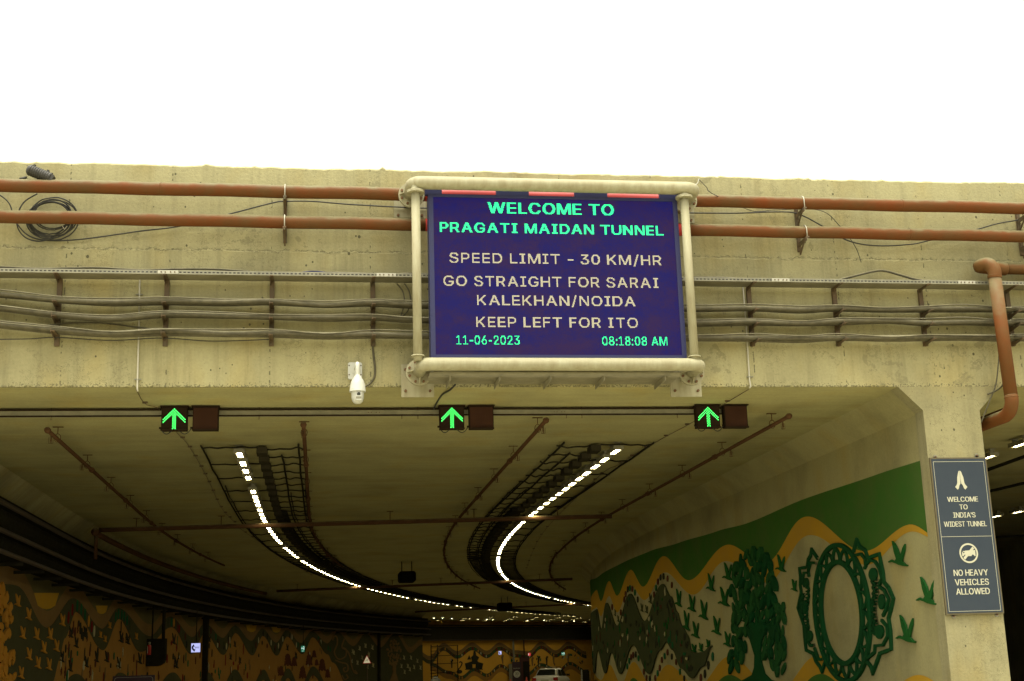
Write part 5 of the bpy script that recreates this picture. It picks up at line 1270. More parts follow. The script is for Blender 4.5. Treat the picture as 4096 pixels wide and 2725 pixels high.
# medallion
med = thing('medallion_relief', 'round dark green openwork medallion frame on the mural wall', 'medallion', rmap(rw(3371, 2700)[0], rw(3371, 2725)[1], 0))
mc = rw(3371, 2450); r1 = (rw(3371, 2450 - 196)[1] - rw(3371, 2450 + 196)[1]) / 2
sw = (rw(3371 - 78, 2450)[0] - rw(3371 + 78, 2450)[0]) / 2
KX = sw / r1                                 # true along-wall radius over height
def mm(u, v, d): return rmap(mc[0] - u * KX, mc[1] + v, d)      # u to the right in the photo
def ribbon(mb, pts, w_, d0, d1, closed=False):
    n = len(pts); Lf, Rt = [], []
    for i, p in enumerate(pts):
        a = pts[(i - 1) % n] if (closed or i > 0) else p; b = pts[(i + 1) % n] if (closed or i < n - 1) else p
        dx, dy = b[0] - a[0], b[1] - a[1]; l = math.hypot(dx, dy) or 1
        Lf.append((p[0] - dy / l * w_, p[1] + dx / l * w_)); Rt.append((p[0] + dy / l * w_, p[1] - dx / l * w_))
    cl = (lambda q: q + [q[0]]) if closed else (lambda q: q)
    Lf, Rt = cl(Lf), cl(Rt)
    mb.sheet([[mm(*q, d1) for q in Lf], [mm(*q, d1) for q in Rt]])
    mb.sheet([[mm(*q, d0) for q in Lf], [mm(*q, d1) for q in Lf]]); mb.sheet([[mm(*q, d1) for q in Rt], [mm(*q, d0) for q in Rt]])
    return mb
circ = lambda r, n=64: [(r * math.cos(2 * PI * i / n), r * math.sin(2 * PI * i / n)) for i in range(n)]
ribbon(MB(), circ(r1 * 1.045), r1 * .05, .004, .075, True).build('inner_ring', 'g_dark', med)
ribbon(MB(), circ(r1 * 1.40), r1 * .045, .004, .07, True).build('outer_ring', 'g_dark', med)
for k in range(18):
    a = 2 * PI * (k + .5) / 18; dl = PI / 18
    for sgn in (-1, 1):
        pts = []
        for i in range(7):
            t_ = i / 6; rr = r1 * (1.09 + .27 * t_); an = a + sgn * dl * (math.cos(t_ * PI / 2)) * .92
            pts.append((rr * math.cos(an), rr * math.sin(an)))
        ribbon(MB(), pts, r1 * .022, .004, .06).build('petal', 'g_dark', med)
def toL(x, y):                               # photo crop point -> medallion plane
    s, z = rw(*c2(x, y)); return (-(s - mc[0]) / KX, z - mc[1])
OUT = [[(745, 365), (775, 250), (800, 315), (855, 355), (878, 425), (920, 410), (985, 385), (995, 450), (1018, 560), (1028, 650), (1070, 700), (1115, 800), (1098, 880), (1070, 985), (1088, 1100), (1095, 1270), (1050, 1288), (990, 1310), (958, 1400), (920, 1500), (905, 1430), (868, 1385)],
       [(410, 430), (350, 340), (345, 400), (322, 440), (312, 510), (290, 512), (240, 520), (250, 600), (247, 680), (257, 745), (226, 890), (252, 960), (282, 1050), (288, 1150), (302, 1280), (368, 1310), (392, 1380), (430, 1432), (450, 1485), (470, 1420), (488, 1375)],
       [(862, 480), (900, 442), (945, 455), (985, 520), (1008, 615), (985, 668)], [(985, 690), (1030, 722), (1072, 805), (1050, 900), (1018, 962)], [(1005, 1000), (1055, 1060), (1062, 1150), (1020, 1232), (965, 1238)], [(770, 395), (815, 385), (850, 430), (858, 500), (845, 520)],
       [(395, 470), (345, 465), (322, 540), (330, 600)], [(330, 560), (280, 560), (268, 640), (290, 690)], [(285, 760), (255, 830), (255, 930), (285, 990)], [(300, 1060), (305, 1180), (345, 1240), (380, 1230)], [(380, 1260), (420, 1370), (465, 1360)], [(860, 1370), (940, 1300), (945, 1230)]]
for k, o_ in enumerate(OUT):
    ribbon(MB(), [toL(*q) for q in o_], r1 * (.034 if k < 2 else .028), .004, .055).build('scallop', 'g_dark', med)
for cx_, cy_, rx, ry in ((925, 575, 36, 60), (1005, 830, 28, 72), (985, 1110, 38, 66), (302, 650, 18, 42), (286, 880, 16, 66), (335, 1150, 24, 52)):
    m_ = MB(); m_.prism([toL(*q) for q in ell(cx_, cy_, rx, ry, 16)], mm, .006, .045); m_.build('lobe', 'g_dark', med)
for side in (1, -1):
    for k in range(9):
        bx, by = (905 + 12 * math.sin(k), 640 + k * 58) if side > 0 else (322 + 8 * math.sin(k), 660 + k * 58)
        for j in range(4):
            an = (j - 1.5) * .5
            pts = [(bx, by), (bx + side * (28 if side > 0 else 14) * math.cos(an), by + 34 * math.sin(an) * 1.4), (bx + side * (62 if side > 0 else 30) * math.cos(an * .8), by + 58 * math.sin(an * 1.1))]
            ribbon(MB(), [toL(*q) for q in pts], r1 * .013, .006, .04).build('lattice_rib', 'g_dark', med)
# ================================================================== LEFT MURAL
c5 = lambda x, y: (x / 2.946, 2250 + y / 2.946)
c6 = lambda x, y: (700 + x / 2.946, 2250 + y / 2.946)
c7 = lambda x, y: (1400 + x / 2.357, 2350 + y / 2.357)
Bt = [(-60, 2330), (64, 2343), (183, 2511), (295, 2394), (406, 2515), (475, 2433), (597, 2545), (682, 2467), (768, 2549), (820, 2494), (890, 2552), (939, 2503), (1004, 2564), (1048, 2515), (1104, 2571), (1145, 2521), (1202, 2572), (1248, 2525), (1308, 2574), (1350, 2530), (1412, 2585), (1463, 2535), (1520, 2590), (1580, 2535), (1640, 2612), (1688, 2580)]
Bb = [(-60, 2900), (120, 2900), (210, 2725), (234, 2640), (255, 2555), (302, 2448), (411, 2601), (475, 2477), (560, 2608), (689, 2510), (764, 2617), (820, 2532), (893, 2620), (941, 2533), (1009, 2622), (1051, 2544), (1107, 2623), (1148, 2547), (1209, 2617), (1250, 2550), (1311, 2618), (1330, 2650), (1400, 2760), (1500, 2800), (1688, 2800)]
bt, _, _ = curve(Bt, lw_)
_bp = sorted(lw_(*p) for p in Bb)
bb, _, _ = curve(Bb, lw_)
sA = 1.0; sB = s_end - .02
top_lim = hit(400, 2400, LW)[1]
band(MB(), lmap, sA, sB, lambda s: 4.05, lambda s: bt(s) + .02, .003, st=.2).build('umber_field', 'olive', leftw)
band(MB(), lmap, sA, sB, lambda s: min(4.04, bt(s) + .42), lambda s: bt(s), .005, st=.2).build('umber_band', 'umber', leftw)
band(MB(), lmap, sA, sB, bt, lambda s: max(bb(s), .0), .02, .002, st=.15).build('dark_wave_band', 'bandgreen', leftw)
sO = hit(1400, 2650, LW)[0]
band(MB(), lmap, sA, sO, bb, lambda s: -.6, .007, st=.15).build('orange_field', 'orange', leftw)
Lb, _, _ = curve([(200, 2790), (302, 2696), (400, 2790), (477, 2691), (590, 2790), (690, 2690), (760, 2760), (830, 2690), (880, 2760), (938, 2678), (1000, 2760), (1053, 2679), (1100, 2755), (1151, 2674), (1200, 2750), (1250, 2666), (1330, 2770)], lw_)
band(MB(), lmap, hit(215, 2700, LW)[0], sO, Lb, lambda s: Lb(s) - .5, .03, .002, st=.15).build('lower_wave_band', 'bandgreen', leftw)
for px, py, w_, h_ in ((185, 2405, 50, 66), (406, 2440, 24, 34), (1005, 2515, 22, 28), (1105, 2520, 20, 22)):
    m_ = MB(); poly = [(px - w_, py - h_ * .5)] + [(px + w_ * u, py + h_ * .5 * math.cos(u * PI / 2) ** .8) for u in (-.7, -.35, 0, .35, .7)] + [(px + w_, py - h_ * .5)]
    pxprism(m_, poly, lw_, lmap, .006, .0085).build('yellow_patch', 'yel', leftw)
for x, y in [(190, 450), (320, 610), (250, 830), (415, 840), (575, 840), (720, 680), (500, 1000), (650, 980), (325, 1080), (430, 1180), (560, 1200), (230, 1300), (1170, 850), (1225, 900), (1280, 740), (1595, 870)]:
    s_ = .55 if x > 1000 else 1
    bird((*[c5(x + d_ * 36 * s_, y)[0] for d_ in (-1, 1)], c5(x, y - 80 * s_)[1], c5(x, y + 75 * s_)[1]), '', 'orangeleaf', lw_, lmap, None, leftw, (.021, .05))
for x, y in [(995, 820), (890, 940), (825, 820), (1010, 1170), (820, 1220), (1130, 1110), (720, 1110), (1500, 900), (1420, 880), (1250, 1110), (1390, 1180), (1640, 1130), (2040, 900), (2070, 1180)]:
    bird((*[c5(x + d_ * 28, y)[0] for d_ in (-1, 1)], c5(x, y - 70)[1], c5(x, y + 70)[1]), '', 'darkchip', lw_, lmap, None, leftw, (.009, .035))
for x, y in [(700, 960), (400, 900), (1320, 1000), (1420, 1090), (650, 1110), (760, 1150)]:
    bird((*[c6(x + d_ * 16, y)[0] for d_ in (-1, 1)], c6(x, y - 40)[1], c6(x, y + 40)[1]), '', 'darkchip', lw_, lmap, None, leftw, (.009, .035))
for x, y in [(2240, 980), (2170, 1010), (2320, 1000), (2145, 1180), (2330, 1210), (2100, 1060), (2280, 1080)]:
    bird((*[c6(x + d_ * 14, y)[0] for d_ in (-1, 1)], c6(x, y - 30)[1], c6(x, y + 30)[1]), '', 'palechip', lw_, lmap, None, leftw, (.021, .045))
for x, y in [(85, 570), (140, 550), (205, 560), (110, 660), (170, 640), (65, 710), (160, 745), (210, 730), (505, 660), (570, 660), (630, 690), (480, 740), (540, 740), (600, 750), (560, 770), (510, 795), (660, 755), (20, 600), (10, 690)]:
    bird((*[c7(x + d_ * 11, y)[0] for d_ in (-1, 1)], c7(x, y - 22)[1], c7(x, y + 22)[1]), '', 'palechip', lw_, lmap, None, leftw, (.021, .045))
rc = random.Random(77)
for x in (790, 832, 888, 938, 985, 1032, 1070, 1102, 1350, 1380, 1420, 1450, 1485, 1520, 1975, 2010, 2040, 2105):
    px, py = c5(x, 0); s, z = lw_(px, 2500); zm = (bt(s) + bb(s)) / 2
    m_ = MB(); m_.prism([(s + .10 * math.cos(a), zm + .17 * math.sin(a)) for a in [2 * PI * i / 10 for i in range(10)]], lmap, .021, .04); m_.build('oval_chip', rc.choice(['orangeleaf', 'greenchip', 'redchip', 'palechip', 'greenchip', 'g_wave']), leftw)
for k in range(60):
    px = rc.uniform(690, 1320); s, z = lw_(px, 2550); zm = bt(s) * rc.uniform(.35, .65) + 0; zm = bb(s) + (bt(s) - bb(s)) * rc.uniform(.3, .7)
    m_ = MB(); m_.prism([(s + .09 * math.cos(a), zm + .15 * math.sin(a)) for a in [2 * PI * i / 8 for i in range(8)]], lmap, .021, .04); m_.build('oval_chip', rc.choice(['greenchip', 'maroon', 'g_wave', 'darkchip', 'palechip']), leftw)
k = 0
while k < 150:
    px = rc.uniform(225, 1320); py = rc.uniform(2460, 2725); s, z = lw_(px, py)
    if z > bb(s) - .15 or s > sO: continue
    k += 1; w_ = rc.uniform(.05, .10); h_ = rc.uniform(.10, .26); ty = rc.random()
    if ty < .5: poly = [(s + w_ * math.cos(a), z + h_ * .7 * math.sin(a)) for a in [2 * PI * i / 9 for i in range(9)]]
    elif ty < .75: poly = [(s - w_ * .4, z - h_), (s + w_ * .5, z - h_ * .6), (s + w_ * .3, z + h_ * 1.2), (s - w_ * .3, z + h_)]
    else: poly = [(s + (w_ if i % 2 else w_ * .45) * math.cos(a) * 1.2, z + (h_ if i % 2 else h_ * .4) * math.sin(a) * .8) for i, a in enumerate([2 * PI * i / 10 for i in range(10)])]
    m_ = MB(); m_.prism(poly, lmap, .009, .03); m_.build('chip', rc.choice(['maroon', 'darkchip', 'greenchip', 'palechip', 'darkchip', 'maroon', 'umber', 'darkchip', 'redchip']), leftw)
# tall leafy relief at the picture edge
t = thing('leafy_relief', 'orange leafy tree relief at the left picture edge', 'tree relief', lmap(hit(20, 2720, LW)[0], 1, 0))
for k in range(85):
    py = rc.uniform(2335, 2730); wid = 22 + 34 * min(1, (py - 2330) / 250); px = rc.uniform(-60, wid)
    a = rc.uniform(-.4, .4); w_ = rc.uniform(5, 9); h_ = rc.uniform(16, 30)
    sh = [(0, -1), (.8, -.4), (.9, .3), (.1, 1), (-.9, .4), (-.7, -.5)]
    m_ = MB(); pxprism(m_, [(px + u * w_ * math.cos(a) - v * h_ * math.sin(a), py + u * w_ * math.sin(a) + v * h_ * math.cos(a)) for u, v in sh], lw_, lmap, .022, rc.uniform(.05, .09))
    m_.build('leaf', 'orangeleaf', t)
# pale tree and lotus reliefs deeper in
t = thing('pale_tree_relief', 'pale brown tree relief at the far end of the left wall', 'tree relief', lmap(hit(1575, 2700, LW)[0], 1, 0))
m_ = MB(); pxprism(m_, [c7(*q) for q in [(395, 700), (400, 800), (370, 884), (450, 884), (425, 800), (430, 700)]], lw_, lmap, .021, .06); m_.build('trunk', 'umber', t)
for k in range(70):
    a = rc.uniform(0, 2 * PI); r_ = math.sqrt(rc.random()); x, y = 410 + 68 * r_ * math.cos(a), 620 + 130 * r_ * math.sin(a)
    m_ = MB(); pxprism(m_, ell(*c7(x, y), 3.0, 5.0, 7, rc.uniform(-.5, .5)), lw_, lmap, .021, .05); m_.build('leaf', 'umber', t)
t = thing('lotus_reliefs', 'group of dark maroon lotus bud reliefs on the left mural', 'relief', lmap(hit(1150, 2700, LW)[0], 1, 0))
for x, y, s_ in [(1325, 1150, 1), (1400, 1170, .75), (1245, 1280, .8), (1500, 1300, 1), (1575, 1150, .9), (1635, 1080, .6), (1730, 1210, 1), (1795, 1310, .7), (1665, 1180, .5)]:
    m_ = MB()
    for r_ in range(4):
        for d_ in (-1, 0, 1):
            pxprism(m_, ell(*c6(x + d_ * (12 + 5 * r_) * s_, y + (r_ * 32 - 50) * s_), 4.2 * s_, 9 * s_, 7, d_ * -.5), lw_, lmap, .009 + .003 * r_, .03 + .004 * r_)
    m_.build('lotus_bud', 'maroon', t)
t = thing('scroll_relief', 'curling scroll relief left of the warning triangle', 'relief', lmap(hit(1380, 2690, LW)[0], 1, 0))
def px_ribbon(mb, pts, w_, hf, mapf, d0, d1):
    pp = smooth_path([Vector((*p, 0)) for p in pts], 4); Lf, Rt = [], []
    for i, p in enumerate(pp):
        d = (pp[min(i + 1, len(pp) - 1)] - pp[max(i - 1, 0)]); d.normalize()
        Lf.append(hf(p.x - d.y * w_, p.y + d.x * w_)); Rt.append(hf(p.x + d.y * w_, p.y - d.x * w_))
    mb.sheet([[mapf(*q, d1) for q in Lf], [mapf(*q, d1) for q in Rt]]); mb.sheet([[mapf(*q, d0) for q in Lf], [mapf(*q, d1) for q in Lf]]); mb.sheet([[mapf(*q, d1) for q in Rt], [mapf(*q, d0) for q in Rt]])
    return mb
for pts in ([(1850, 920), (1870, 870), (1900, 880), (1905, 960), (1870, 1060), (1920, 1140), (2000, 1110), (2010, 1030), (1960, 1000)], [(1990, 900), (1960, 1000), (2020, 1040), (2060, 1120), (2070, 1200), (2100, 1290), (2140, 1310), (2110, 1270)],
            [(1880, 1150), (1950, 1180), (2020, 1200), (2030, 1270), (1990, 1290), (1980, 1250), (2005, 1240)], [(1960, 1330), (1990, 1380), (2030, 1360), (2010, 1320)]):
    px_ribbon(MB(), [c6(*q) for q in pts], 2.2, lw_, lmap, .021, .05).build('scroll', 'umber', t)

# ================================================================== FAR MURAL
def fcurve(pts): return curve(pts, lambda x, y: fhit(x, y))
CT = [(1650, 2600), (1720, 2640), (1773, 2588), (1829, 2620), (1888, 2586), (1947, 2618), (1998, 2586), (2060, 2616), (2113, 2620), (2164, 2582), (2223, 2616), (2274, 2582), (2345, 2620)]
ft, u0, u1 = fcurve(CT); TH = .34
band(MB(), fmap, u0, u1, lambda u: ft(u) + .34, lambda u: ft(u) + .02, .006, st=.15).build('umber_wave', 'umber', farw)
band(MB(), fmap, u0, u1, ft, lambda u: ft(u) - TH, .03, .002, st=.15).build('chain_wave', 'bandgreen', farw)
CL = [(1720, 2650), (1795, 2683), (1845, 2704), (1896, 2672), (1947, 2695), (2002, 2657), (2060, 2690), (2110, 2690), (2164, 2653), (2232, 2678), (2278, 2648), (2345, 2680)]
fl, l0, l1 = fcurve(CL)
band(MB(), fmap, l0, l1, fl, lambda u: fl(u) - TH * .9, .03, .002, st=.15).build('lower_chain_wave', 'bandgreen', farw)
band(MB(), fmap, l0, l1, lambda u: fl(u) - TH * .9 - .01, lambda u: fl(u) - TH * .9 - .4, .008, st=.15).build('orange_wave', 'orange', farw)
rc = random.Random(5)
for f_, a, b in ((ft, fhit(1745, 2600)[0], fhit(2330, 2600)[0]), (fl, fhit(1780, 2690)[0], fhit(2330, 2690)[0])):
    u = a
    while u < b:
        z = f_(u) - TH * .5
        m_ = MB(); m_.prism([(u + .075 * math.cos(q), z + .12 * math.sin(q)) for q in [2 * PI * i / 8 for i in range(8)]], fmap, .031, .05); m_.build('oval_chip', rc.choice(['greenchip', 'redchip', 'orangeleaf', 'palechip', 'greenchip', 'maroon']), farw); u += .36
def fpoly(pts, d0=.004, d1=.04):
    m_ = MB(); m_.prism([fhit(*c7(*q)) for q in pts], fmap, d0, d1); return m_
t = thing('book_relief', 'dark open book relief with seated figure shape on the ochre wall', 'relief', fmap(fhit(1895, 2680)[0], 1, 0))
for k in range(7):
    for sg_ in (-1, 1):
        x = 1168 + sg_ * (14 + k * 9); fpoly([(x, 770), (x + sg_ * 6, 770), (x + sg_ * (12 + k), 700 + k * 3), (x + sg_ * (4 + k), 696 + k * 3)]).build('page', 'darkchip', t)
fpoly([(1085, 768), (1250, 768), (1250, 776), (1085, 776)]).build('spine', 'darkchip', t)
fpoly([(1150, 690), (1140, 660), (1160, 640), (1165, 600), (1180, 598), (1188, 640), (1215, 660), (1200, 690), (1210, 725), (1140, 725)]).build('figure', 'darkchip', t)
fpoly([(1122, 640), (1140, 680), (1105, 682)]).build('pennant', 'darkchip', t)
t = thing('swan_relief', 'dark swan relief left of the open book relief', 'relief', fmap(fhit(1840, 2690)[0], 1, 0))
px_ribbon(MB(), [c7(*q) for q in [(1030, 712), (1040, 700), (1055, 715), (1040, 750), (1020, 775), (1030, 800)]], 2.0, fhit, fmap, .004, .04).build('neck', 'darkchip', t)
m_ = MB(); m_.prism([fhit(*q) for q in ell(*c7(1030, 795), 11, 8, 12)], fmap, .004, .045); m_.build('body', 'darkchip', t)
for k in range(46):
    x = rc.uniform(950, 2210); y = rc.uniform(620, 770)
    px, py = c7(x, y); u, z = fhit(px, py)
    if 1085 < x < 1260 or 1300 < x < 1400 or not (fl(u) + .15 < z < ft(u) - TH - .12): continue
    m_ = MB(); m_.prism([fhit(*q) for q in ell(px, py, rc.uniform(1.5, 3), rc.uniform(3, 7), 7, rc.uniform(-.6, .6))], fmap, .004, .03); m_.build('chip', rc.choice(['maroon', 'darkchip', 'umber', 'greenchip', 'palechip']), farw)
for x, y, lean in ((1440, 680, -4), (1775, 690, 6), (2055, 665, 5), (1720, 700, 0), (1855, 690, 0), (1920, 680, 0), (960, 720, 0)):
    m_ = MB(); m_.prism([fhit(*c7(*q)) for q in [(x - 4, y + 40), (x + 4, y + 40), (x + 6 + lean, y - 20), (x + 14 + lean, y - 36), (x + lean, y - 45), (x - 12 + lean, y - 25)]], fmap, .004, .03); m_.build('plant_relief', rc.choice(['darkchip', 'umber']), farw)

# steel cage gate at the wall end
t = thing('cage_gate', 'black steel cage with ladder at the end of the left wall', 'gate', fmap(fhit(1740, 2720)[0], -.4, 1))
def fline(mb, a, b, r, d=1.0): p, q = fhit(*c7(*a)), fhit(*c7(*b)); return mb.tube([fmap(*p, d), fmap(*q, d)], r, 5)
for x in (686, 745, 936): fline(MB(), (x, 545), (x + 4, 900), .05).build('post', 'soot', t)
for y in (550, 640, 715, 800): fline(MB(), (686, y + 12), (938, y), .03).build('rail', 'soot', t)
for k in range(18): fline(MB(), (755 + k * 10, 552), (758 + k * 10, 900), .012).build('bar', 'soot', t)
for k in range(11): fline(MB(), (690, 575 + k * 30), (745, 572 + k * 30), .025, .9).build('rung', 'soot', t)

# ================================================================== SIGNS AND BOXES IN THE TUNNEL
def facing(px0, px1, py0, py1, x):
    """upright rectangle at tunnel offset x that faces oncoming traffic"""
    s, z = hit((px0 + px1) / 2, (py0 + py1) / 2, x); c = tun(x, s, z)
    d = tdir(s); u = Vector((d.y, -d.x, 0)); k = (c - CAM).dot(CF) / F_PX
    return c, u, -d, (px1 - px0) / 2 * k, (py1 - py0) / 2 * k, s
def fbox(mb, c, u, n, hw, hh, th): return mb.obox(c - n * th / 2, u * hw, Vector((0, 0, hh)), n * th / 2)
c, u, n, hw, hh, s = facing(765, 801, 2574, 2609, LW + .7)
t = thing('sos_sign', 'glowing pale blue SOS telephone sign on the left wall', 'sign', c - Vector((0, 0, hh)))
fbox(MB(), c, u, n, hw * 1.05, hh * 1.05, .15).build('case', 'soot', t)
m_ = MB(); m_.obox(c + n * .004, u * hw, Vector((0, 0, hh)), n * .002); m_.build('lit_face', 'sos', t)
m_ = MB(); text_on(m_, 'SOS', c + n * .01 + u * hw * .28 + Vector((0, 0, hh * .05)), u, (0, 0, 1), hw * .95, hh * .36, 3); m_.build('lettering', 'soot', t)
m_ = MB(); pp = [c + n * .012 + u * hw * a + Vector((0, 0, hh * b)) for a, b in ((-.35, .5), (-.6, .35), (-.7, 0), (-.5, -.4), (-.15, -.6))]
m_.tube(smooth_path(pp, 3), [.055 if i in (0, 1, 11, 12) else .035 for i in range(13)], 6); m_.build('handset_icon', 'soot', t)
MB().cyl(c + Vector((0, 0, hh)) - n * .07, Vector((c.x, c.y, 0)) - n * .07 + Vector((0, 0, 4.0)), .02, 6).build('hanger', 'soot', t)
def exit_sign(rect, x, label, place=None):
    c, u, n, hw, hh, s = facing(*rect, x) if place is None else place
    t = thing('exit_sign', label, 'sign', c - Vector((0, 0, hh)), 'green exit signs')
    fbox(MB(), c, u, n, hw * 1.06, hh * 1.04, .1).build('case', 'soot', t)
    m_ = MB(); m_.obox(c + n * .004, u * hw, Vector((0, 0, hh)), n * .002); m_.build('lit_face', 'exitgreen', t)
    m_ = MB(); z = Vector((0, 0, 1)); o = c + n * .009
    def q_(pl): m_.add([o + u * a * hw + z * b * hh for a, b in pl], [tuple(range(len(pl)))])
    q_([(-.85, .2), (-.4, .55), (-.4, .3), (.05, .3), (.05, .1), (-.4, .1), (-.4, -.15)]); q_([(.15, .8), (.75, .8), (.75, -.35), (.55, -.35), (.55, .6), (.15, .6)]); q_([(.2, .3), (.45, .3), (.45, -.1), (.2, -.3)])
    text_on(m_, '50m', o - z * .68 * hh, u, z, hw * .8, hh * .25, 2, 8)
    m_.build('pictogram', 'exitwhite', t)
    return c, n, hh, t
c, n, hh, t = exit_sign((1204, 1219, 2584, 2608), LW + .7, 'small green exit sign hanging on the left mural wall')
MB().cyl(c + Vector((0, 0, hh)) - n * .05, Vector((c.x, c.y, 3.9)) - n * .05, .02, 6).build('hanger', 'soot', t)
def farplace(px0, px1, py0, py1, d=.8):
    uu, z = fhit((px0 + px1) / 2, (py0 + py1) / 2); c = fmap(uu, z, d); n = (CAM - c); n.z = 0; n.normalize(); u = Vector((-n.y, n.x, 0))
    k = (c - CAM).dot(CF) / F_PX
    return c, u, n, (px1 - px0) / 2 * k, (py1 - py0) / 2 * k, 0
exit_sign(None, 0, 'tiny green exit sign on the distant ochre wall', farplace(2220, 2234, 2610, 2623))
pr = P(4090, 2452, 60.0); exit_sign(None, 0, 'green exit sign in the dark right tunnel at the picture edge', (pr, Vector((1, 0, 0)), Vector((0, -1, 0)), .16, .22, 0))
c, u, n, hw, hh, _ = farplace(1968, 1980, 2606, 2620)
t = thing('far_sos_sign', 'tiny glowing telephone sign on the distant ochre wall', 'sign', c - Vector((0, 0, hh)))
fbox(MB(), c, u, n, hw, hh, .1).build('case', 'soot', t); m_ = MB(); m_.obox(c + n * .004, u * hw * .95, Vector((0, 0, hh * .95)), n * .002); m_.build('lit_face', 'sos', t)
m_ = MB(); m_.tube(smooth_path([c + n * .02 + u * hw * a + Vector((0, 0, hh * b)) for a, b in ((-.2, .5), (-.55, .1), (-.2, -.5), (.3, -.55))], 3), .04, 5); m_.build('handset_icon', 'soot', t)
c, u, n, hw, hh, _ = farplace(2086, 2097, 2613, 2625)
t = thing('red_fire_sign', 'tiny red lit fire sign on the distant ochre wall', 'sign', c - Vector((0, 0, hh)))
fbox(MB(), c, u, n, hw, hh, .1).build('case', 'soot', t); m_ = MB(); m_.obox(c + n * .004, u * hw * .95, Vector((0, 0, hh * .95)), n * .002); m_.build('lit_face', 'redlit', t)
m_ = MB(); m_.obox(c + n * .01 - u * hw * .5, u * hw * .15, Vector((0, 0, hh * .6)), n * .002); m_.build('pictogram', 'exitwhite', t)

# warning triangle
c, u, n, hw, hh, s = facing(1449, 1486, 2620, 2654, LW + .9)
t = thing('warning_sign', 'red bordered triangular merge warning sign at the end of the left wall', 'sign', c - Vector((0, 0, hh)))
tri = lambda k: [(0, 1.0 - (1 - k) * 1.25), (-1.0 * k, -1 + (1 - k) * .6), (1.0 * k, -1 + (1 - k) * .6)]
fm = lambda o: (lambda a, b, d: o + u * a * hw + Vector((0, 0, b * hh)) + n * d)
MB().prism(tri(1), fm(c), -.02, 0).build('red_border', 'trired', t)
MB().prism(tri(.78), fm(c), .002, .006).build('white_face', 'triglow', t)
m_ = MB()
for pl in ([(-.03, .35), (.03, .35), (.03, .15), (-.03, .15)], [(-.03, .08), (.03, .08), (.03, -.12), (-.03, -.12)], [(-.03, -.2), (.03, -.2), (.03, -.5), (-.03, -.5)], [(.17, .0), (.3, -.15), (.24, -.15), (.24, -.52), (.16, -.52), (.16, -.15), (.08, -.15)], [(-.2, .02), (-.08, -.15), (-.16, -.15), (-.2, -.3), (-.5, -.5), (-.42, -.54), (-.12, -.34), (-.06, -.13)]):
    m_.prism(pl, fm(c), .007, .010)
m_.build('arrows_icon', 'soot', t)
MB().cyl(c - n * .05 - Vector((0, 0, hh * .9)), Vector((c.x, c.y, -.8)) - n * .05, .04, 8).build('post', 'steel', t)

# hydrant niche with extinguisher, dark ducts
c, u, n, hw, hh, s = facing(566, 662, 2424, 2662, LW + .25)
t = thing('hydrant_box', 'black equipment box with rounded corner below the cable ladder', 'equipment box', c - Vector((0, 0, hh)))
r_ = .3; cor = [(-hw, -hh), (hw - r_, -hh)] + [(hw - r_ + r_ * math.sin(a), -hh + r_ - r_ * math.cos(a)) for a in [PI / 2 * i / 5 for i in range(1, 5)]] + [(hw, -hh + r_), (hw, hh), (-hw, hh)]
m_ = MB()
m_.prism([(-hw, -hh), (hw - r_, -hh)] + cor[2:6] + [(hw, -hh + r_), (hw, -.1 * hh), (-hw, -.1 * hh)], lambda a, b, d: c + u * a + Vector((0, 0, b)) + n * d, -.3, 0).build('box', 'soot', t)
for a in (-.98, -.1, .82): MB().cyl(c + u * hw * a + Vector((0, 0, -.2 * hh)), c + u * hw * a + Vector((0, 0, hh)), .06 if a > .5 else .03, 8).build('riser', 'soot', t)
c2_, u2, n2, hw2, hh2, s2 = facing(592, 608, 2580, 2620, LW + .45)
t = thing('fire_extinguisher', 'small red fire extinguisher cabinet on the black equipment box', 'extinguisher', c2_ - Vector((0, 0, hh2)))
MB().lathe([(.001, -hh2), (hw2, -hh2), (hw2, hh2 * .8), (hw2 * .5, hh2), (.001, hh2)], c2_ + n2 * .15, (0, 0, 1), 14).build('cylinder', 'redsteel', t)
m_ = MB(); m_.obox(c2_ + n2 * (.16 + hw2) - u2 * hw2 * .5, u2 * hw2 * .12, Vector((0, 0, hh2 * .7)), n2 * .004); m_.build('label_strip', 'camwhite', t)
MB().lathe([(.001, 0), (.04, 0), (.05, .08), (.001, .1)], c2_ + n2 * .15 + Vector((0, 0, hh2)), (0, 0, 1), 8).build('valve_head', 'galv', t)
for px0, px1, lb in ((811, 832, 'black vertical duct just right of the SOS sign'), (1512, 1521, 'dark vertical duct right of the warning triangle')):
    c, u, n, hw, hh, s = facing(px0, px1, 2440, 2760, LW + .12)
    m_ = MB(); m_.obox(Vector((c.x, c.y, (4.0 - .9) / 2)), u * hw, n * .1, Vector((0, 0, 2.45))); tag(m_.build('vertical_duct', 'soot'), lb, 'duct')
c, u, n, hw, hh, s = facing(452, 616, 2704, 2790, LW + 1.6)
t = thing('plum_sign', 'dark sign board with rounded pale border at the bottom picture edge', 'sign', Vector((c.x, c.y, -.1)))
m_ = MB(); fbox(m_, c, u, n, hw, hh, .05); m_.build('board', 'purple', t)
def rrect(w, h, r): 
    o = []
    for cx_, cz_, a0 in ((w - r, h - r, 0), (-w + r, h - r, 90), (-w + r, -h + r, 180), (w - r, -h + r, 270)):
        o += [(cx_ + r * math.cos(math.radians(a0 + i * 30)), cz_ + r * math.sin(math.radians(a0 + i * 30))) for i in range(4)]
    return o
m_ = MB(); o_, i_ = rrect(hw * .92, hh * .86, .07), rrect(hw * .905, hh * .84, .062); k = len(o_)
m_.add([c + u * a + Vector((0, 0, b)) + n * .004 for a, b in o_ + i_], [(j, (j + 1) % k, k + (j + 1) % k, k + j) for j in range(k)]); m_.build('border_line', 'signwhite', t)
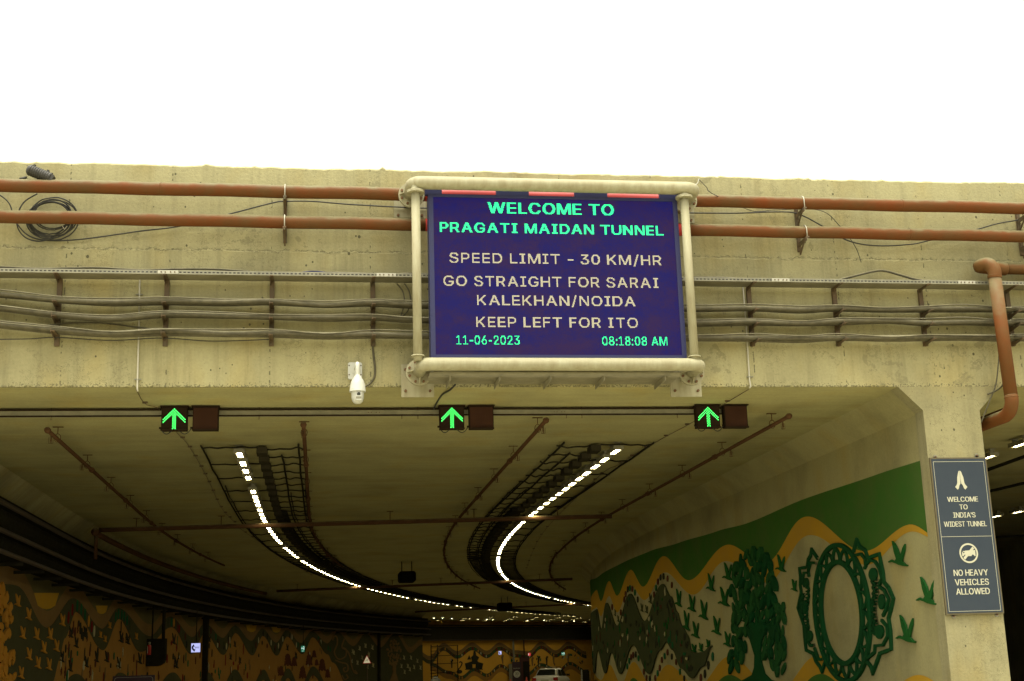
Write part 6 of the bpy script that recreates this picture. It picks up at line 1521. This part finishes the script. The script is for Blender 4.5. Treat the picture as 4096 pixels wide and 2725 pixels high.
for a in (-.7, .7): MB().cyl(c + u * hw * a - n * .06, Vector((c.x, c.y, -.2)) + u * hw * a - n * .06, .04, 8).build('post', 'steel', t)
# 30 km/hr board and cabinets by the far wall
def stand(px0, px1, py0, py1, d, name, label, cat, mat, th=.3):
    c, u, n, hw, hh, _ = farplace(px0, px1, py0, py1, d); zb = -.55
    t = thing(name, label, cat, Vector((c.x, c.y, zb)))
    top = c.z + hh; m_ = MB(); m_.obox(Vector((c.x, c.y, (top + zb) / 2)) - n * th / 2, u * hw, Vector((0, 0, (top - zb) / 2)), n * th / 2); m_.build('body', mat, t)
    return c, u, n, hw, hh, t
c, u, n, hw, hh, t = stand(1950, 1986, 2652, 2735, 3, 'speed_limit_board', 'dark plum board with white circle reading 30 on the far side', 'sign', 'purple', .06)
zc_ = fhit(1968, 2700)[1]; o = farplace(1966, 1970, 2698, 2702, 3)[0]; o = Vector((c.x, c.y, o.z))
R_ = hw * .74
m_ = MB(); m_.prism([(R_ * math.cos(2 * PI * i / 24), R_ * math.sin(2 * PI * i / 24)) for i in range(24)], lambda a, b, d: o + u * a + Vector((0, 0, b)) + n * d, .002, .008); m_.build('white_disc', 'camwhite', t)
m_ = MB(); text_on(m_, '30', o + n * .012 + Vector((0, 0, R_ * .2)), u, (0, 0, 1), R_ * 1.0, R_ * .7, 2); text_on(m_, 'Km/hr', o + n * .012 - Vector((0, 0, R_ * .5)), u, (0, 0, 1), R_ * .8, R_ * .28, 1, 8); m_.build('numerals', 'soot', t)
m_ = MB(); text_on(m_, 'Speed Limit', o + n * .006 + Vector((0, 0, R_ * 1.75)), u, (0, 0, 1), hw * 1.5, hw * .22, 0, 8); m_.build('lettering', 'signwhite', t)
m_ = MB(); 
c, u, n, hw, hh, t = stand(2016, 2060, 2657, 2735, .6, 'grey_cabinet', 'tall grey utility cabinet by the distant ochre wall', 'cabinet', 'grey', .5)
m_ = MB(); m_.obox(c + n * .01, u * hw * .9, Vector((0, 0, hh * .9)), n * .006); m_.build('door', 'grey', t)
c, u, n, hw, hh, t = stand(2066, 2106, 2632, 2735, .4, 'red_cabinet', 'dark red fire cabinet beside the grey utility cabinet', 'cabinet', 'doorred', .4)
m_ = MB(); m_.obox(c + n * .01 + u * hw * .3, u * hw * .6, Vector((0, 0, hh * .7)), n * .006); m_.build('door', 'soot', t)
MB().cyl(Vector((c.x, c.y, c.z + hh)), Vector((c.x, c.y, 4.2)), .07, 8).build('riser', 'brownpipe', t)
c, u, n, hw, hh, _ = farplace(2041, 2049, 2560, 2690, .3)
m_ = MB(); m_.obox(Vector((c.x, c.y, 2.2)), u * hw, n * .1, Vector((0, 0, 2.1))); tag(m_.build('vertical_duct', 'grey'), 'grey vertical duct on the distant ochre wall', 'duct')
# striped kerb and cones
t = thing('striped_kerb', 'black and white striped kerb at the foot of the curving wall', 'kerb', tun(9.3, 60, -.5))
for k in range(14):
    s = 38 + k * 1.0; p = tun(9.35, s, road_z(tun(9.35, s, 0).y)); d = tdir(s); m_ = MB()
    m_.obox(p + Vector((0, 0, .62)), Vector((d.y, -d.x, 0)) * .12, d * .5, Vector((0, 0, .62))); m_.build('block', 'camwhite' if k % 2 else 'soot', t)
for px, py, lb in ((2042, 2716, 'traffic cone tip in front of the grey cabinet'), (2106, 2709, 'traffic cone tip left of the white car'), (1958, 2720, 'traffic cone tip below the speed limit board')):
    c = P(px, py, 62); zr = road_z(62); h_ = c.z - zr
    t = thing('traffic_cone', lb, 'traffic cone', (c.x, c.y, zr), 'traffic cones in the tunnel')
    MB().box(c.x - .22, c.x + .22, c.y - .22, c.y + .22, zr, zr + .05).build('base', 'cone', t)
    MB().lathe([(.17, .05), (.03, h_), (.001, h_ + .01)], (c.x, c.y, zr), (0, 0, 1), 14).build('body', 'cone', t)
    MB().lathe([(.125, h_ * .38), (.085, h_ * .64)], (c.x, c.y, zr), (0, 0, 1), 14).build('reflective_band', 'camwhite', t)

# ================================================================== CAR
pc_ = P(2178, 2690, 65.6); zr = P(2178, 2674, 66.2).z - 1.47
car = thing('white_car', 'white saloon car with roof rack driving away in the tunnel', 'car', (pc_.x, pc_.y, zr))
hd = .40; ch, sh_ = math.cos(hd), math.sin(hd)
def cl(x, y, z): return Vector((pc_.x + x * ch + (y + 2) * sh_, pc_.y - x * sh_ + (y + 2) * ch, zr + z))
def loft(mb, secs, smooth=True):
    rows = [[cl(x, y, z) for x, z in ring] for y, ring in secs]
    n_ = len(rows[0]); o = []
    for r_ in rows: o += r_
    fs = [(i * n_ + j, i * n_ + (j + 1) % n_, (i + 1) * n_ + (j + 1) % n_, (i + 1) * n_ + j) for i in range(len(rows) - 1) for j in range(n_)]
    fs += [tuple(range(n_)), tuple(range((len(rows) - 1) * n_, len(rows) * n_))]
    mb.add(o, fs, smooth); return mb
def ring(hw, z0, z1, ins=.1): return [(-hw, z0 + .08), (-hw - .02, (z0 + z1) / 2), (-hw + .02, z1 - .05), (-hw + ins, z1), (hw - ins, z1), (hw - .02, z1 - .05), (hw + .02, (z0 + z1) / 2), (hw, z0 + .08), (hw - .08, z0), (-hw + .08, z0)]
loft(MB(), [(-2.0, ring(.74, .32, .86)), (-1.9, ring(.82, .24, .96)), (-1.3, ring(.84, .2, 1.0)), (-.5, ring(.85, .2, .96)), (.6, ring(.85, .2, .95)), (1.3, ring(.84, .2, .9)), (1.9, ring(.78, .24, .76)), (2.05, ring(.66, .3, .62))]).build('body', 'carwhite', car)
def cab(hb, ht, zb, zt): return [(-hb, zb), (-ht, zt - .06), (-ht + .1, zt), (ht - .1, zt), (ht, zt - .06), (hb, zb)]
loft(MB(), [(-1.72, cab(.72, .66, .92, 1.0)), (-1.15, cab(.76, .60, .92, 1.42)), (-.6, cab(.78, .62, .92, 1.47)), (.2, cab(.78, .62, .92, 1.46)), (.5, cab(.78, .60, .92, 1.40)), (1.15, cab(.74, .66, .9, .96))]).build('cabin', 'carwhite', car)
m_ = MB(); m_.add([cl(-.62, -1.66, 1.04), cl(.62, -1.66, 1.04), cl(.52, -1.20, 1.38), cl(-.52, -1.20, 1.38)], [(0, 1, 2, 3)]); o = m_.build('rear_window', 'glass', car); o.location += Vector((-sh_ * .03, -ch * .03, .02))
for sd in (-1, 1):
    for ya, yb, yc, yd in ((-1.32, -.42, -.48, -1.05), (-.36, .82, .42, -.36)):
        m_ = MB(); m_.add([cl(sd * .785, ya, .98), cl(sd * .795, yb, .98), cl(sd * .655, yc, 1.37), cl(sd * .655, yd, 1.37)], [(0, 1, 2, 3)]); m_.build('side_window', 'glass', car)
    m_ = MB(); m_.obox(cl(sd * .95, .62, 1.02), Vector((ch, -sh_, 0)) * .10, Vector((sh_, ch, 0)) * .05, Vector((0, 0, .07))); m_.build('mirror', 'cab', car)
    m_ = MB(); m_.obox(cl(sd * .70, -1.96, .80), Vector((ch, -sh_, 0)) * .14, Vector((sh_, ch, 0)) * .06, Vector((0, 0, .10))); m_.build('tail_lamp', 'tail', car)
    MB().tube([cl(sd * .55, -1.0, 1.50), cl(sd * .55, -.95, 1.54), cl(sd * .55, .2, 1.54), cl(sd * .55, .25, 1.49)], .02, 6).build('roof_rail', 'cab', car)
    for yy in (-1.25, 1.3):
        wo_ = MB().lathe([(.12, -.10), (.31, -.10), (.33, -.05), (.33, .05), (.31, .10), (.12, .10)], cl(sd * .78, yy, .33), (ch, -sh_, 0), 20).build('wheel', 'tyre', car)
        MB().lathe([(.001, -.09), (.2, -.085), (.2, .085), (.001, .09)], cl(sd * .78, yy, .33), (ch, -sh_, 0), 14).build('rim', 'galv', wo_)
for yy in (-.75, -.1): MB().tube([cl(-.56, yy, 1.54), cl(.56, yy, 1.54)], .02, 6).build('rack_bar', 'galv', car)
m_ = MB(); m_.obox(cl(0, -2.0, .72), Vector((ch, -sh_, 0)) * .25, Vector((sh_, ch, 0)) * .01, Vector((0, 0, .06))); m_.build('number_plate', 'signwhite', car)
m_ = MB(); m_.obox(cl(0, -2.0, .42), Vector((ch, -sh_, 0)) * .78, Vector((sh_, ch, 0)) * .08, Vector((0, 0, .12))); m_.build('bumper', 'carwhite', car)

# ================================================================== MOTORCYCLE RIDER
pr_ = P(1741, 2702, 58.0); zr = pr_.z - 1.52
def rl_(x, y, z): return Vector((pr_.x + x, pr_.y + y, zr + z))
mc_ = thing('motorcycle', 'motorcycle under the helmeted rider at the bottom picture edge', 'motorcycle', (pr_.x, pr_.y, zr))
for yy in (-.65, .65):
    wo_ = MB().tube([rl_(0, yy + .26 * math.cos(a), .31 + .26 * math.sin(a)) for a in [2 * PI * i / 20 for i in range(20)]], .05, 8, closed=True).build('wheel', 'tyre', mc_)
    m_ = MB()
    for a in range(6): m_.tube([rl_(0, yy, .31), rl_(0, yy + .24 * math.cos(a * PI / 3), .31 + .24 * math.sin(a * PI / 3))], .012, 5)
    m_.build('spokes', 'galv', wo_)
MB().tube([rl_(0, .65, .31), rl_(0, .5, .75), rl_(0, .42, 1.0)], .035, 8).build('fork', 'galv', mc_)
MB().tube([rl_(-.34, .30, 1.02), rl_(-.15, .42, 1.03), rl_(.15, .42, 1.03), rl_(.34, .30, 1.02)], .016, 6).build('handlebar', 'cab', mc_)
MB().lathe([(.001, -.3), (.12, -.22), (.15, 0), (.12, .2), (.001, .28)], rl_(0, .15, .82), (0, 1, -.1), 14).build('fuel_tank', 'redsteel', mc_)
MB().tube([rl_(0, -.05, .80), rl_(0, -.35, .80), rl_(0, -.68, .86)], [.12, .14, .09], 10).build('seat', 'cab', mc_)
m_ = MB(); m_.box(pr_.x - .13, pr_.x + .13, pr_.y - .25, pr_.y + .2, zr + .28, zr + .66); m_.build('engine', 'galv', mc_)
MB().tube([rl_(0, -.65, .31), rl_(0, -.2, .45), rl_(0, .2, .42)], .03, 6).build('swing_arm', 'cab', mc_)
MB().lathe([(.001, 0), (.05, .01), (.05, .04), (.001, .05)], rl_(0, -.78, .82), (0, -1, 0), 10).build('tail_lamp', 'tail', mc_)
per = thing('person', 'motorcycle rider in pale shirt with black and white helmet', 'person', (pr_.x, pr_.y, zr + .8))
me = bpy.data.meshes.new('body')
J = [(0, -.28, .92), (0, -.26, 1.10), (0, -.18, 1.28), (0, -.12, 1.36), (0, -.10, 1.44), (-.19, -.16, 1.27), (-.30, .02, 1.10), (-.33, .28, 1.06), (.19, -.16, 1.27), (.30, .02, 1.10), (.33, .28, 1.06), (-.12, -.24, .90), (-.22, .16, .80), (-.20, .0, .38), (-.20, .10, .33), (.12, -.24, .90), (.22, .16, .80), (.20, .0, .38), (.20, .10, .33)]
Rd = [.15, .16, .17, .06, .08, .08, .055, .04, .08, .055, .04, .11, .075, .05, .04, .11, .075, .05, .04]
Ed = [(0, 1), (1, 2), (2, 3), (3, 4), (2, 5), (5, 6), (6, 7), (2, 8), (8, 9), (9, 10), (0, 11), (11, 12), (12, 13), (13, 14), (0, 15), (15, 16), (16, 17), (17, 18)]
me.from_pydata([rl_(*j) for j in J], Ed, [])
tmp = bpy.data.objects.new('body', me); COL.objects.link(tmp)
sk = tmp.modifiers.new('skin', 'SKIN'); ss = tmp.modifiers.new('sub', 'SUBSURF'); ss.levels = 2
for i, r_ in enumerate(Rd): me.skin_vertices[0].data[i].radius = (r_, r_)
me.skin_vertices[0].data[0].use_root = True
bpy.context.view_layer.update()
bm_ = bpy.data.meshes.new_from_object(tmp.evaluated_get(bpy.context.evaluated_depsgraph_get()))
bpy.data.objects.remove(tmp)
mbp = MB(); mbp.add([v.co.copy() for v in bm_.vertices], [tuple(p.vertices) for p in bm_.polygons], True); mbp.build('body', 'cloth', per)
h0 = rl_(0, -.08, 1.40)
MB().lathe([(.105, -.13), (.135, -.08), (.142, 0), (.125, .07), (.085, .108), (.03, .122), (.001, .124)], h0, (0, 0, 1), 20).build('helmet', 'cab', per)
m_ = MB(); m_.lathe([(.1435, -.03), (.1445, .01), (.137, .045)], h0, (0, 0, 1), 20); m_.build('helmet_band', 'camwhite', per)
